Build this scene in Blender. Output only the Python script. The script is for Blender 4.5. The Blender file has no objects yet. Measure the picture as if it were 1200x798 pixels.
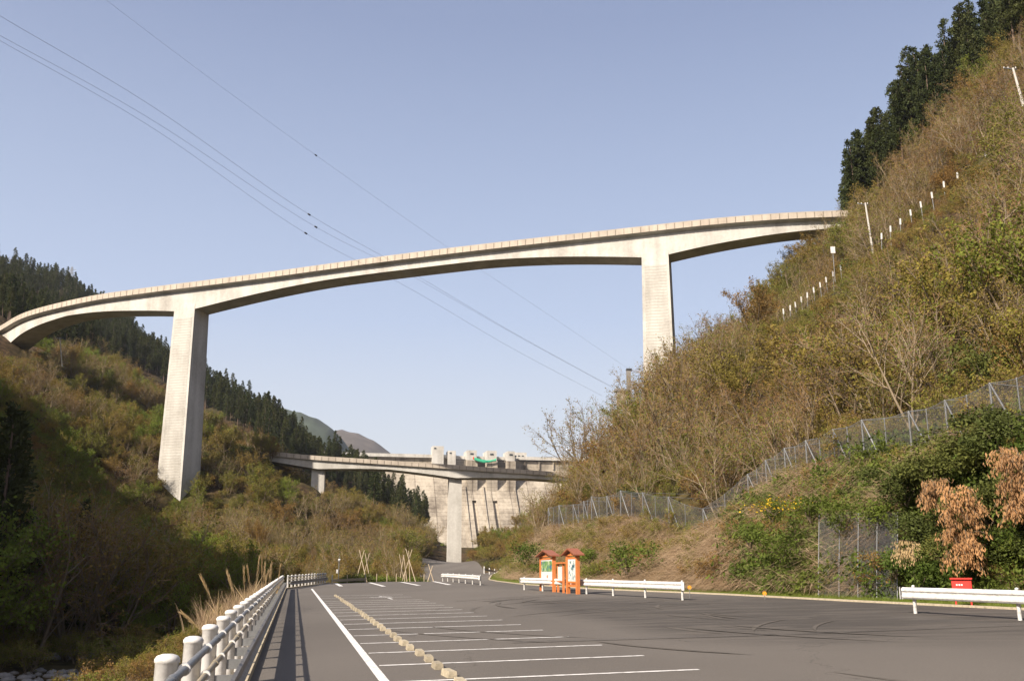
import bpy, math, random
import numpy as np
from mathutils import Vector, Matrix
S = bpy.context.scene
C = S.collection
PI = math.pi
# ------------------------------------------------------------------ camera
PITCH = math.atan(.2383); H = 1.7; FPX = 1150.0
cam = bpy.data.cameras.new('camera'); co = bpy.data.objects.new('camera', cam); C.objects.link(co)
co.location = (0, 0, H); co.rotation_euler = (PI/2 + PITCH, 0, 0)
cam.sensor_width = 36; cam.lens = 36*FPX/1200; cam.clip_start = .1; cam.clip_end = 20000
S.camera = co
# ------------------------------------------------------------------ sky, sun, exposure
SUNV = Vector((-.9, -1.0, 1.0)).normalized()           # towards the sun
w = bpy.data.worlds.new('World'); S.world = w; w.use_nodes = True
nt = w.node_tree; bg = nt.nodes['Background']
sky = nt.nodes.new('ShaderNodeTexSky'); sky.sky_type = 'NISHITA'; sky.sun_disc = False
sky.sun_elevation = math.asin(SUNV.z); sky.sun_rotation = math.atan2(SUNV.x, SUNV.y) % (2*PI)
sky.altitude = 0; sky.air_density = 1.0; sky.dust_density = 8.0; sky.ozone_density = 1.6
# the spring haze of the day: the sky pales evenly towards the horizon on every side
_tc = nt.nodes.new('ShaderNodeTexCoord'); _sx = nt.nodes.new('ShaderNodeSeparateXYZ'); nt.links.new(_tc.outputs['Generated'], _sx.inputs[0])
_rp = nt.nodes.new('ShaderNodeValToRGB'); nt.links.new(_sx.outputs[2], _rp.inputs[0]); _e = _rp.color_ramp.elements
_e[0].position = 0; _e[0].color = (1.0,1.0,1.0,1); _e[1].position = .85; _e[1].color = (.22,.28,.44,1)
for _p, _c in ((.10,(.86,.91,.97)), (.25,(.56,.66,.88)), (.52,(.29,.355,.55))):
    _q = _rp.color_ramp.elements.new(_p); _q.color = (*_c, 1)
_sc = nt.nodes.new('ShaderNodeVectorMath'); _sc.operation = 'SCALE'; _sc.inputs[3].default_value = 3.6; nt.links.new(_rp.outputs[0], _sc.inputs[0])
_mx = nt.nodes.new('ShaderNodeMix'); _mx.data_type = 'RGBA'; _mx.inputs[0].default_value = .8
nt.links.new(sky.outputs[0], _mx.inputs[6]); nt.links.new(_sc.outputs[0], _mx.inputs[7]); nt.links.new(_mx.outputs[2], bg.inputs[0]); bg.inputs[1].default_value = .15
sl = bpy.data.lights.new('sun', 'SUN'); so = bpy.data.objects.new('sun', sl); C.objects.link(so)
sl.energy = 4.9; sl.angle = math.radians(.5); sl.color = (1, .89, .75)
so.rotation_euler = SUNV.to_track_quat('Z', 'Y').to_euler()
S.view_settings.view_transform = 'Standard'; S.view_settings.look = 'None'
S.view_settings.gamma = 1; S.view_settings.exposure = .88
S.cycles.max_bounces = 5; S.cycles.transparent_max_bounces = 12
S.cycles.volume_bounces = 0; S.cycles.volume_max_steps = 64

# ------------------------------------------------------------------ helpers
rng = np.random.default_rng(7); random.seed(7)
def at(x, y, Y):
    """the world point that shows at pixel x, y of the 1200 wide photograph, Y metres ahead"""
    dx = (x-600)/FPX; dy = (399-y)/FPX
    k = Y/(math.cos(PITCH)-dy*math.sin(PITCH))
    return Vector((dx*k, Y, (math.sin(PITCH)+dy*math.cos(PITCH))*k+H))
def proj(P):
    P = np.asarray(P, float).reshape(-1, 3); z = P[:, 2]-H; Y = P[:, 1]
    f = Y*math.cos(PITCH)+z*math.sin(PITCH); u = -Y*math.sin(PITCH)+z*math.cos(PITCH)
    f = np.where(f < .1, .1, f)
    return 600+FPX*P[:, 0]/f, 399-FPX*u/f
def tag(o, label=None, cat=None, group=None, kind=None):
    if label: o['label'] = label
    if cat: o['category'] = cat
    if group: o['group'] = group
    if kind: o['kind'] = kind
    return o
def empty(name, loc, label, cat, group=None, rz=0):
    o = bpy.data.objects.new(name, None); C.objects.link(o); o.location = loc; o.rotation_euler = (0, 0, rz)
    o.empty_display_size = .2
    return tag(o, label, cat, group)
def link(name, me, parent=None, loc=None):
    o = bpy.data.objects.new(name, me); C.objects.link(o)
    if parent: o.parent = parent
    if loc is not None: o.location = loc
    return o
def copy_tree(o, parent=None):
    c = o.copy(); C.objects.link(c)
    if parent: c.parent = parent
    for ch in list(o.children): copy_tree(ch, c)
    return c
class MB:
    def __init__(s): s.v = []; s.f = []; s.m = []; s.sm = []
    def add(s, V, F, mi=0, smooth=False):
        b = len(s.v); s.v += [tuple(p) for p in V]; s.f += [tuple(b+i for i in q) for q in F]
        s.m += [mi]*len(F); s.sm += [smooth]*len(F)
    def box(s, c, d, M=None, mi=0, taper=1):
        x, y, z = d[0]/2, d[1]/2, d[2]/2
        V = [(-x,-y,-z),(x,-y,-z),(x,y,-z),(-x,y,-z),(-x*taper,-y*taper,z),(x*taper,-y*taper,z),(x*taper,y*taper,z),(-x*taper,y*taper,z)]
        V = [Vector(p) for p in V]
        if M is not None: V = [M @ p for p in V]
        V = [p+Vector(c) for p in V]
        s.add(V, [(0,3,2,1),(4,5,6,7),(0,1,5,4),(1,2,6,5),(2,3,7,6),(3,0,4,7)], mi)
    def bar(s, p, q, w, h, mi=0):
        p = Vector(p); q = Vector(q); d = q-p; L = d.length
        M = d.to_track_quat('X', 'Z').to_matrix(); s.box((p+q)/2, (L, w, h), M, mi)
    def tube(s, P, R, n=8, caps=True, mi=0, smooth=True):
        P = [Vector(p) for p in P]; V = []; F = []
        if not hasattr(R, '__len__'): R = [R]*len(P)
        for i, p in enumerate(P):
            d = (P[min(i+1, len(P)-1)]-P[max(i-1, 0)]).normalized()
            a = d.orthogonal().normalized() if i == 0 else (a - d*a.dot(d)).normalized()
            b = d.cross(a)
            for k in range(n):
                t = 2*PI*k/n; V.append(p+(a*math.cos(t)+b*math.sin(t))*R[i])
        for i in range(len(P)-1):
            for k in range(n):
                k2 = (k+1) % n; F.append((i*n+k, i*n+k2, (i+1)*n+k2, (i+1)*n+k))
        s.add(V, F, mi, smooth)
        if caps: s.add(V[:n], [tuple(range(n))[::-1]], mi); s.add(V[-n:], [tuple(range(n))], mi)
    def lathe(s, prof, n=16, c=(0,0,0), mi=0):
        V = []; F = []
        for r, z in prof:
            for k in range(n):
                t = 2*PI*k/n; V.append((c[0]+r*math.cos(t), c[1]+r*math.sin(t), c[2]+z))
        for i in range(len(prof)-1):
            for k in range(n):
                k2 = (k+1) % n; F.append((i*n+k, i*n+k2, (i+1)*n+k2, (i+1)*n+k))
        F.append(tuple(range((len(prof)-1)*n, len(prof)*n)))
        s.add(V, F, mi, True)
    def prism(s, poly, a, b, axis_pts, mi=0):
        pass
    def mesh(s, name, *mats):
        me = bpy.data.meshes.new(name); me.from_pydata(s.v, [], s.f)
        for m in mats: me.materials.append(m)
        me.polygons.foreach_set('material_index', s.m); me.polygons.foreach_set('use_smooth', s.sm)
        me.update(); return me
    def build(s, name, mat, parent=None, loc=None):
        return link(name, s.mesh(name, *(mat if isinstance(mat, (list, tuple)) else [mat])), parent, loc)

# ------------------------------------------------------------------ materials
def mat(name, col, rough=.8, bump=0, nscale=5, var=.25, col2=None, metal=0, obj_var=0, detail=6, stretch=(1,1,1), coord='Object', spec=.5, thr=None):
    m = bpy.data.materials.new(name); m.use_nodes = True; n = m.node_tree; L = n.links
    b = n.nodes['Principled BSDF']; b.inputs['Roughness'].default_value = rough; b.inputs['Metallic'].default_value = metal
    b.inputs['Specular IOR Level'].default_value = spec
    tc = n.nodes.new('ShaderNodeTexCoord'); mp = n.nodes.new('ShaderNodeMapping'); mp.inputs['Scale'].default_value = stretch
    L.new(tc.outputs[coord], mp.inputs[0])
    nz = n.nodes.new('ShaderNodeTexNoise'); nz.inputs['Scale'].default_value = nscale; nz.inputs['Detail'].default_value = detail
    nz.inputs['Roughness'].default_value = .65
    L.new(mp.outputs[0], nz.inputs['Vector'])
    rp = n.nodes.new('ShaderNodeValToRGB'); a, c = (thr or (.3, .7)); rp.color_ramp.elements[0].position = a; rp.color_ramp.elements[1].position = c
    c2 = col2 or tuple(max(0, x*(1-var)) for x in col)
    rp.color_ramp.elements[0].color = (*c2, 1); rp.color_ramp.elements[1].color = (*col, 1)
    L.new(nz.outputs[0], rp.inputs[0]); out = rp.outputs[0]
    if obj_var:
        oi = n.nodes.new('ShaderNodeObjectInfo'); hs = n.nodes.new('ShaderNodeHueSaturation')
        mr = n.nodes.new('ShaderNodeMapRange'); mr.inputs[3].default_value = 1-obj_var; mr.inputs[4].default_value = 1+obj_var
        L.new(oi.outputs['Random'], mr.inputs[0]); L.new(mr.outputs[0], hs.inputs['Value']); L.new(out, hs.inputs['Color']); out = hs.outputs[0]
    L.new(out, b.inputs['Base Color'])
    if bump:
        bp = n.nodes.new('ShaderNodeBump'); bp.inputs['Strength'].default_value = bump; bp.inputs['Distance'].default_value = .05
        L.new(nz.outputs[0], bp.inputs['Height']); L.new(bp.outputs[0], b.inputs['Normal'])
    m['o'] = 1
    return m
def foliage(name, cols, trans=.25, val=.3, loc_scale=.035):
    """leaf or twig colour: patches over the hillside by where the plant stands, then each plant its own tone"""
    m = bpy.data.materials.new(name); m.use_nodes = True; n = m.node_tree; L = n.links
    b = n.nodes['Principled BSDF']; b.inputs['Roughness'].default_value = .75; b.inputs['Specular IOR Level'].default_value = .25
    oi = n.nodes.new('ShaderNodeObjectInfo')
    nz = n.nodes.new('ShaderNodeTexNoise'); nz.inputs['Scale'].default_value = loc_scale; nz.inputs['Detail'].default_value = 2
    L.new(oi.outputs['Location'], nz.inputs['Vector'])
    ad = n.nodes.new('ShaderNodeMath'); ad.operation = 'MULTIPLY_ADD'; ad.inputs[1].default_value = .5; ad.inputs[2].default_value = -.25
    L.new(oi.outputs['Random'], ad.inputs[0])
    a2 = n.nodes.new('ShaderNodeMath'); a2.operation = 'ADD'; L.new(nz.outputs[0], a2.inputs[0]); L.new(ad.outputs[0], a2.inputs[1])
    rp = n.nodes.new('ShaderNodeValToRGB'); cr = rp.color_ramp
    k = len(cols)
    for i, c in enumerate(cols):
        pos = .25+.5*i/max(1, k-1)
        e = cr.elements[i] if i < 2 else cr.elements.new(pos)
        e.position = pos
    for e, c in zip(sorted(cr.elements, key=lambda e: e.position), cols): e.color = (*c, 1)
    L.new(a2.outputs[0], rp.inputs[0])
    tc = n.nodes.new('ShaderNodeTexCoord'); n2 = n.nodes.new('ShaderNodeTexNoise'); n2.inputs['Scale'].default_value = .9; n2.inputs['Detail'].default_value = 3
    L.new(tc.outputs['Object'], n2.inputs['Vector'])
    mr = n.nodes.new('ShaderNodeMapRange'); mr.inputs[1].default_value = .3; mr.inputs[2].default_value = .7; mr.inputs[3].default_value = 1-val; mr.inputs[4].default_value = 1+val
    L.new(n2.outputs[0], mr.inputs[0])
    hs = n.nodes.new('ShaderNodeHueSaturation'); L.new(mr.outputs[0], hs.inputs['Value']); L.new(rp.outputs[0], hs.inputs['Color'])
    L.new(hs.outputs[0], b.inputs['Base Color'])
    if trans:
        tr = n.nodes.new('ShaderNodeBsdfTranslucent'); L.new(hs.outputs[0], tr.inputs[0])
        mx = n.nodes.new('ShaderNodeMixShader'); mx.inputs[0].default_value = trans
        L.new(b.outputs[0], mx.inputs[1]); L.new(tr.outputs[0], mx.inputs[2]); L.new(mx.outputs[0], n.nodes['Material Output'].inputs[0])
    return m
def concrete(name, col, dark, lift=0, vert=0, streak=.5, sc=.25):
    """cast concrete: cloudy tone, rain streaks running down, faint lift and panel joints"""
    m = bpy.data.materials.new(name); m.use_nodes = True; n = m.node_tree; L = n.links
    b = n.nodes['Principled BSDF']; b.inputs['Roughness'].default_value = .9; b.inputs['Specular IOR Level'].default_value = .25
    tc = n.nodes.new('ShaderNodeTexCoord')
    def noise(scale, st, det=6):
        mp = n.nodes.new('ShaderNodeMapping'); mp.inputs['Scale'].default_value = st
        L.new(tc.outputs['Object'], mp.inputs[0]); q = n.nodes.new('ShaderNodeTexNoise'); q.inputs['Scale'].default_value = scale; q.inputs['Detail'].default_value = det
        q.inputs['Roughness'].default_value = .6; L.new(mp.outputs[0], q.inputs['Vector']); return q
    q1 = noise(sc, (1,1,1)); q2 = noise(sc*3, (1,1,.08)); q3 = noise(sc*14, (1,1,1), 8)
    s = n.nodes.new('ShaderNodeMath'); s.operation = 'MULTIPLY'; L.new(q1.outputs[0], s.inputs[0]); s.inputs[1].default_value = 1-streak
    s2 = n.nodes.new('ShaderNodeMath'); s2.operation = 'MULTIPLY_ADD'; L.new(q2.outputs[0], s2.inputs[0]); s2.inputs[1].default_value = streak; L.new(s.outputs[0], s2.inputs[2])
    s3 = n.nodes.new('ShaderNodeMath'); s3.operation = 'MULTIPLY_ADD'; L.new(q3.outputs[0], s3.inputs[0]); s3.inputs[1].default_value = .25; L.new(s2.outputs[0], s3.inputs[2])
    cur = s3.outputs[0]
    def joints(axis, period, wdt, amt, cur):
        sx = n.nodes.new('ShaderNodeSeparateXYZ'); L.new(tc.outputs['Object'], sx.inputs[0])
        d = n.nodes.new('ShaderNodeMath'); d.operation = 'DIVIDE'; L.new(sx.outputs[axis], d.inputs[0]); d.inputs[1].default_value = period
        f = n.nodes.new('ShaderNodeMath'); f.operation = 'FRACT'; L.new(d.outputs[0], f.inputs[0])
        g = n.nodes.new('ShaderNodeMath'); g.operation = 'LESS_THAN'; L.new(f.outputs[0], g.inputs[0]); g.inputs[1].default_value = wdt/period
        e = n.nodes.new('ShaderNodeMath'); e.operation = 'MULTIPLY_ADD'; L.new(g.outputs[0], e.inputs[0]); e.inputs[1].default_value = -amt; L.new(cur, e.inputs[2])
        return e.outputs[0]
    if lift: cur = joints(2, lift, lift*.12, .09, cur)
    if vert: cur = joints(0, vert, vert*.05, .12, cur)
    rp = n.nodes.new('ShaderNodeValToRGB'); rp.color_ramp.elements[0].position = .42; rp.color_ramp.elements[1].position = .72
    rp.color_ramp.elements[0].color = (*dark, 1); rp.color_ramp.elements[1].color = (*col, 1)
    L.new(cur, rp.inputs[0]); L.new(rp.outputs[0], b.inputs['Base Color'])
    bp = n.nodes.new('ShaderNodeBump'); bp.inputs['Strength'].default_value = .25; bp.inputs['Distance'].default_value = .1
    L.new(cur, bp.inputs['Height']); L.new(bp.outputs[0], b.inputs['Normal'])
    return m
M = {}
M['conc'] = concrete('bridge_concrete', (.55,.53,.49), (.30,.28,.25), lift=0, streak=.5, sc=.12)
M['parapet'] = concrete('parapet_concrete', (.48,.42,.35), (.33,.28,.23), streak=.4, sc=.3)
M['joint'] = concrete('joint_concrete', (.40,.37,.32), (.28,.25,.22), streak=.4, sc=.3)
M['dullconc'] = concrete('old_concrete', (.26,.22,.18), (.14,.12,.10), streak=.4, sc=.3)
M['dam'] = concrete('dam_concrete', (.41,.36,.29), (.10,.08,.062), lift=3.0, vert=15, streak=.62, sc=.04)
M['white'] = mat('white_paint', (.68,.67,.66), .45, nscale=7, col2=(.45,.43,.40), thr=(.3,.55), obj_var=.04)
M['galv'] = mat('galvanised_steel', (.27,.275,.28), .55, nscale=8, var=.3, metal=.6)
M['dullsteel'] = mat('dull_steel', (.27,.25,.23), .6, nscale=5, var=.4, metal=.2)
M['tanpipe'] = mat('weathered_pipe', (.34,.29,.21), .6, nscale=14, var=.4)
M['curb'] = mat('curb_concrete', (.42,.36,.26), .95, bump=.5, nscale=9, var=.4, obj_var=.15)
M['paint'] = mat('road_paint', (.72,.70,.68), .7, nscale=7, col2=(.42,.40,.38), thr=(.36,.55), coord='Object')
M['wood'] = mat('orange_stained_wood', (.62,.20,.055), .6, nscale=4, var=.3, stretch=(6,6,.6))
M['roofwood'] = mat('brown_stained_wood', (.30,.10,.05), .6, nscale=4, var=.35, stretch=(1,6,6))
M['redbox'] = mat('red_paint', (.62,.03,.02), .45, nscale=2, var=.15)
M['pole'] = mat('concrete_pole', (.50,.47,.43), .8, nscale=3, var=.2)
M['wire'] = mat('cable_grey', (.30,.30,.33), .6, nscale=2, var=.1)
M['bamboo'] = mat('bare_wood_pole', (.50,.40,.28), .7, nscale=5, var=.3)
M['darkmetal'] = mat('dark_metal', (.05,.05,.055), .6, nscale=2, var=.2)
M['orange'] = mat('orange_marker', (.85,.32,.02), .5, nscale=2, var=.1)
M['green_cloth'] = mat('green_cloth', (.04,.42,.22), .7, nscale=.4, col2=(.03,.30,.20))
M['red_cloth'] = mat('red_cloth', (.7,.06,.03), .7, nscale=.4, var=.1)
M['glass'] = mat('window_dark', (.04,.05,.06), .2, nscale=1, var=.1)
M['bark'] = mat('bark', (.20,.15,.10), .9, nscale=3, var=.45, obj_var=.25, stretch=(4,4,.7))
M['palebark'] = mat('pale_bark', (.27,.21,.14), .9, nscale=3, var=.4, obj_var=.3, stretch=(4,4,.7))
M['cedarbark'] = mat('cedar_bark', (.16,.11,.08), .9, nscale=3, var=.4, stretch=(6,6,.5))
M['twig'] = foliage('twigs', [(.19,.105,.055), (.28,.17,.085), (.17,.11,.055)], .0, .25)
M['leaf'] = foliage('spring_leaves', [(.22,.135,.038), (.20,.165,.03), (.14,.175,.023), (.22,.165,.036)], .35, .35)
M['fresh'] = foliage('fresh_leaves', [(.19,.24,.03), (.16,.21,.03)], .4, .25)
M['evergreen'] = foliage('evergreen_leaves', [(.055,.072,.016), (.105,.115,.024), (.07,.09,.02)], .2, .35)
M['cedar'] = foliage('cedar_needles', [(.030,.042,.010), (.052,.058,.014), (.038,.050,.012)], .15, .5, .02)
M['dry'] = foliage('dry_grass_blades', [(.36,.25,.15), (.46,.34,.22), (.22,.15,.08)], .25, .25, .3)
M['grass'] = foliage('green_grass_blades', [(.16,.21,.03), (.22,.26,.05)], .35, .3, .3)
M['ivy'] = foliage('bramble_leaves', [(.08,.12,.018), (.13,.16,.025)], .35, .4, .3)
M['dead'] = foliage('withered_leaves', [(.42,.23,.10), (.30,.17,.08)], .25, .35, .3)
M['reed'] = foliage('reed_plumes', [(.42,.30,.15), (.50,.38,.22)], .3, .2, .3)
M['yellow'] = foliage('yellow_flowers', [(.65,.42,.02), (.60,.36,.02)], .2, .2, .3)

# ------------------------------------------------------------------ terrain
def G(x, y): return .0172*x + .0108*y                  # the tilted plane of the car park
def RU(s, u): return -.2108*s+.9775*u, .9775*s+.2108*u  # metres along / across the fence
ctl = []
def cp(px, py, D, trees=0):
    p = at(px, py, D); ctl.append((p.x, p.y, p.z-trees))
def cw(*a): ctl.append(a)
for s in range(-30, 84, 12):                            # river bed and its near bank
    for u, h in ((-11, -5.5), (-16, -7.2), (-26, -7.4)):
        x, y = RU(s, u); cw(x, y, h)
cw(-42,82,-7.0); cw(-50,104,-6.5); cw(-50,125,-5); cw(-38,110,-6); cw(-30,130,-4); cw(-45,160,-2.5); cw(-34,160,-1); cw(-30,60,-7.4)
cw(-58,120,-1); cw(-76,150,9); cp(0,600,165,3)
for p in ((300,600,272,5),(205,606,245,3),(100,540,225,5),(0,520,205,6),(0,425,262,8),(75,416,300,8),(200,456,330,8),(250,495,342,8),(330,545,355,6),(430,592,365,5),(515,628,385,4),
          (400,625,290,4),(400,655,230,2),(480,650,300,3),(330,650,215,3),(260,670,200,3),(150,620,170,4),(250,600,235,4),(150,470,290,6),(350,575,300,4),(300,528,284,0),(308,534,280,0),(292,520,290,2),(325,550,280,2),(302,536,270,2),
          (372,576,283,1),(340,560,275,3),(410,592,290,4),(215,700,150,3),(120,720,120,3)): cp(*p)
for p in ((0,285,700,8),(60,330,740,8),(110,352,790,8),(0,340,560,10),(60,380,520,10),(200,432,600,3),(300,494,560,3),(350,526,550,3),(400,560,540,3),(450,592,535,3),(505,628,530,2),
          (100,400,520,6),(250,488,450,6),(350,560,440,6)): cp(*p)
cw(-300,1100,230); cw(-180,820,95); cw(-150,1000,140); cw(-900,900,330); cw(-600,400,260); cw(-140,640,74); cw(-75,640,30); cw(-70,700,25)
# shading ridge on the left, outside the picture
cw(-97,60,80); cw(-90,24,86); cw(-88,3,64); cw(-92,-30,48); cw(-112,90,75); cw(-133,120,87); cw(-173,170,109); cw(-75,70,28); cw(-72,25,24); cw(-70,-20,20); cw(-260,120,130); cw(-250,0,110); cw(-400,200,180); cw(-300,-200,120); cw(-92,110,22)
cw(-240,260,130)
# ahead
for a in ((0,110,1.2),(-15,112,.9),(-5,150,2.0),(0,172,3.0),(6,148,2.3),(5,160,2.6),(14,170,3.9),(2,134,1.7),(2,178,3.0),(9,195,3.8),(-14,150,1.7),(-20,200,2.0),(-22,300,2.2),(-18,290,2.2),(-12,330,3),(0,330,5),(12,330,14),(-10,500,4),(-35,400,4),(-30,600,8),(-25,118,.8),(-30,105,-2),(4,120,1.4)): cw(*a)
# road edge on the right and the spur above it
for x, y in ((34,-30),(25,0),(20.5,16),(16.2,31),(13.3,40),(10.5,50),(5.4,64),(.9,82),(-1.5,100)):
    cw(x+1.2, y+.4, G(x,y)+.15); cw(x+2.8, y+.8, G(x,y)+.45)
fence_px = [(1225,428,37),(1159.5,449,41),(1107,469,45),(1064.5,482,49),(1009.5,492,53),(976,503,57),(944,516,60),(919,525,63),(897,539,66),(876,555.6,69),(823.7,596,75),(783,582,82),(753,577,87),(727,574.7,91),(711,581,95),(693,581.7,98),(684,587,101),(671.7,591,104),(655,592,108),(642.5,595,112)]
FH = 3.4
for x, y, D in fence_px: p = at(x, y, D); cw(p.x, p.y, p.z-FH)
for x, y, D in fence_px[::2]: p = at(x, y, D); cw(p.x+1.5, p.y+1, p.z-FH+1.3)
for p in ((1200,300,70,4),(1200,150,105,4),(1200,40,150,2),(1450,100,110,5),(1450,400,40,2),(1100,400,62,3),(1100,300,92,4),(1100,200,132,4),(1123,112,196,1),(1055,190,204,1),
          (1000,400,88,4),(1000,310,150,5),(1000,252,212,2),(900,450,98,4),(900,362,172,6),(860,390,165,6),(935,340,192,5),(800,505,102,4),(800,420,156,6),(700,524,116,4),(705,480,132,6),
          (660,512,126,6),(640,560,120,4),(615,610,117,3),(650,570,114,2),(760,455,145,6),(1060,260,160,5),(960,480,75,3)): cp(*p)
cw(-1,118,2.5)
cw(30,220,32); cw(90,260,88); cw(140,200,125); cw(120,300,95); cw(250,150,170); cw(60,40,48); cw(60,0,40); cw(60,-60,35); cw(150,-100,90); cw(40,270,30); cw(25,230,22); cw(10,260,8)
cp(540,657,735); cp(600,657,735); cp(480,610,715); cp(650,625,740); cp(450,575,735); cp(570,657,640); cp(540,657,560); cp(610,650,600); cp(640,640,480)
cw(0,900,60); cw(-100,900,60); cw(100,900,70); cw(0,1600,60); cw(-300,1600,80); cw(400,1600,80)
cw(80,500,60); cw(110,800,110); cw(200,900,150); cw(300,600,220); cw(0,-80,0); cw(-30,-80,-2); cw(0,-300,10); cw(600,0,300); cw(600,900,300)
ctl = np.array(ctl)
# drop control points that nearly coincide
keep = []
for i, c in enumerate(ctl):
    if all(np.hypot(*(ctl[j][:2]-c[:2])) > 1.2 for j in keep): keep.append(i)
ctl = ctl[keep]
n_ = len(ctl); Dm = np.hypot(ctl[:,None,0]-ctl[None,:,0], ctl[:,None,1]-ctl[None,:,1])
A = np.zeros((n_+3, n_+3)); A[:n_,:n_] = Dm - np.eye(n_)*.15; A[:n_,n_] = 1; A[:n_,n_+1:] = ctl[:,:2]; A[n_:,:n_] = A[:n_,n_:].T
wts = np.linalg.solve(A, np.concatenate([ctl[:,2], np.zeros(3)]))
def vnoise(x, y, sc, seed=0):
    x = x/sc+seed*17.3; y = y/sc+seed*9.1
    xi = np.floor(x).astype(int); yi = np.floor(y).astype(int); fx = x-xi; fy = y-yi
    fx = fx*fx*(3-2*fx); fy = fy*fy*(3-2*fy)
    def h(a, b):
        v = np.sin(a*127.1+b*311.7+seed*74.7)*43758.5453; return v-np.floor(v)
    return (h(xi,yi)*(1-fx)+h(xi+1,yi)*fx)*(1-fy)+(h(xi,yi+1)*(1-fx)+h(xi+1,yi+1)*fx)*fy-.5
YL = np.array([-60,-20,80,105,118,140,180,240,290]); XL = np.array([11.6,3.0,-18.55,-19.9,-9.5,-12,-17,-22,-26.])
YR = np.array([-60,-30,0,16,31,40,50,64,82,100,112,122,134,150,160,166,178,186,240,290]); XR = np.array([43,34,25,20.5,16.2,13.3,10.5,5.4,.9,-1.6,-2.6,-2.2,-1.2,.3,1.6,.6,-1.5,-4,-10,-12.])
def inside(x, y):
    """signed metres to the paved area, negative inside"""
    return np.maximum(np.interp(y, YL, XL)-x, x-np.interp(y, YR, XR)), np.interp(y, YL, XL)-x
def smooth(a): a = np.clip(a, 0, 1); return a*a*(3-2*a)
def T(x, y):
    x = np.atleast_1d(np.asarray(x, float)); y = np.atleast_1d(np.asarray(y, float))
    out = np.empty(len(x))
    for i in range(0, len(x), 20000):
        a, b = x[i:i+20000], y[i:i+20000]
        r = np.hypot(a[:,None]-ctl[None,:,0], b[:,None]-ctl[None,:,1])
        out[i:i+20000] = r @ wts[:n_] + wts[n_] + wts[n_+1]*a + wts[n_+2]*b
    R = np.hypot(x, y)
    out = np.maximum(out, -7.5)
    out = np.minimum(out, 260+R*.03)
    lim = 70+400*smooth((np.abs(x/np.maximum(y, 1))-.36)/.12)+600*(1-smooth((y-690)/120))+600*(y < 1)
    lim = np.where((y > 640) & (np.abs(x+35) < 110), np.minimum(lim, np.clip(8+(np.abs(x+20)-45)*1.1, 8, 85)+600*(1-smooth((y-640)/60))), lim)
    out = np.minimum(out, lim)
    d, dl = inside(x, y)
    far = smooth((np.abs(y-20)-85)/25)                  # the plane rules only the near part
    bump = vnoise(x,y,22,1)*3.2+vnoise(x,y,9,2)*1.3+vnoise(x,y,3.1,3)*.35
    bump *= smooth((out+6.0)/5)
    bump *= np.clip(R/90, .25, 6)
    k = smooth((d-1.2)/4.5)
    g = G(x, y)
    base = out + bump*smooth((d-3)/12)
    z = (g-.05)*(1-k)+base*k
    zf = base-.05*(1-smooth(d/2))
    return z*(1-far)+zf*far
def road_z(x, y):
    x = np.atleast_1d(np.asarray(x, float)); y = np.atleast_1d(np.asarray(y, float))
    return T(x, y)+.055
az = np.radians(np.concatenate([np.arange(-180,-40,5), np.arange(-40,40,.4), np.arange(40,180.1,5)]))
rad = np.concatenate([[.5], 2*np.exp(np.linspace(0, math.log(4500/2), 300))])
AZ, RA = np.meshgrid(az, rad); gx = (RA*np.sin(AZ)).ravel(); gy = (RA*np.cos(AZ)).ravel(); gz = T(gx, gy)
nr, na = AZ.shape; idx = np.arange(nr*na).reshape(nr, na)
F = np.stack([idx[:-1,:-1], idx[:-1,1:], idx[1:,1:], idx[1:,:-1]], -1).reshape(-1, 4)
me = bpy.data.meshes.new('hillside_ground')
me.from_pydata(np.stack([gx, gy, gz], 1).tolist(), [], F[:, ::-1].tolist()); me.update(); me.polygons.foreach_set('use_smooth', [True]*len(F))
def ground_mat():
    m = bpy.data.materials.new('ground'); m.use_nodes = True; n = m.node_tree; L = n.links; b = n.nodes['Principled BSDF']
    b.inputs['Roughness'].default_value = .95; b.inputs['Specular IOR Level'].default_value = .1
    ge = n.nodes.new('ShaderNodeNewGeometry')
    def nz(s, d=6):
        q = n.nodes.new('ShaderNodeTexNoise'); q.inputs['Scale'].default_value = s; q.inputs['Detail'].default_value = d; L.new(ge.outputs['Position'], q.inputs['Vector']); return q
    a = nz(.05); c = nz(.6, 8); e = nz(.18)
    r1 = n.nodes.new('ShaderNodeValToRGB'); r1.color_ramp.elements[0].position = .38; r1.color_ramp.elements[1].position = .62
    r1.color_ramp.elements[0].color = (.075,.050,.030,1); r1.color_ramp.elements[1].color = (.055,.052,.020,1); L.new(a.outputs[0], r1.inputs[0])
    r2 = n.nodes.new('ShaderNodeValToRGB'); r2.color_ramp.elements[0].position = .35; r2.color_ramp.elements[1].position = .7
    r2.color_ramp.elements[0].color = (.45,.45,.45,1); r2.color_ramp.elements[1].color = (1.5,1.4,1.3,1); L.new(c.outputs[0], r2.inputs[0])
    mx = n.nodes.new('ShaderNodeMix'); mx.data_type = 'RGBA'; mx.blend_type = 'MULTIPLY'; mx.inputs[0].default_value = 1
    L.new(r1.outputs[0], mx.inputs[6]); L.new(r2.outputs[0], mx.inputs[7])
    L.new(mx.outputs[2], b.inputs['Base Color'])
    bp = n.nodes.new('ShaderNodeBump'); bp.inputs['Strength'].default_value = .8; bp.inputs['Distance'].default_value = .3
    L.new(c.outputs[0], bp.inputs['Height']); L.new(bp.outputs[0], b.inputs['Normal'])
    return m
M['ground'] = ground_mat(); me.materials.append(M['ground'])
tag(link('hillside_ground', me), kind='structure')
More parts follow.
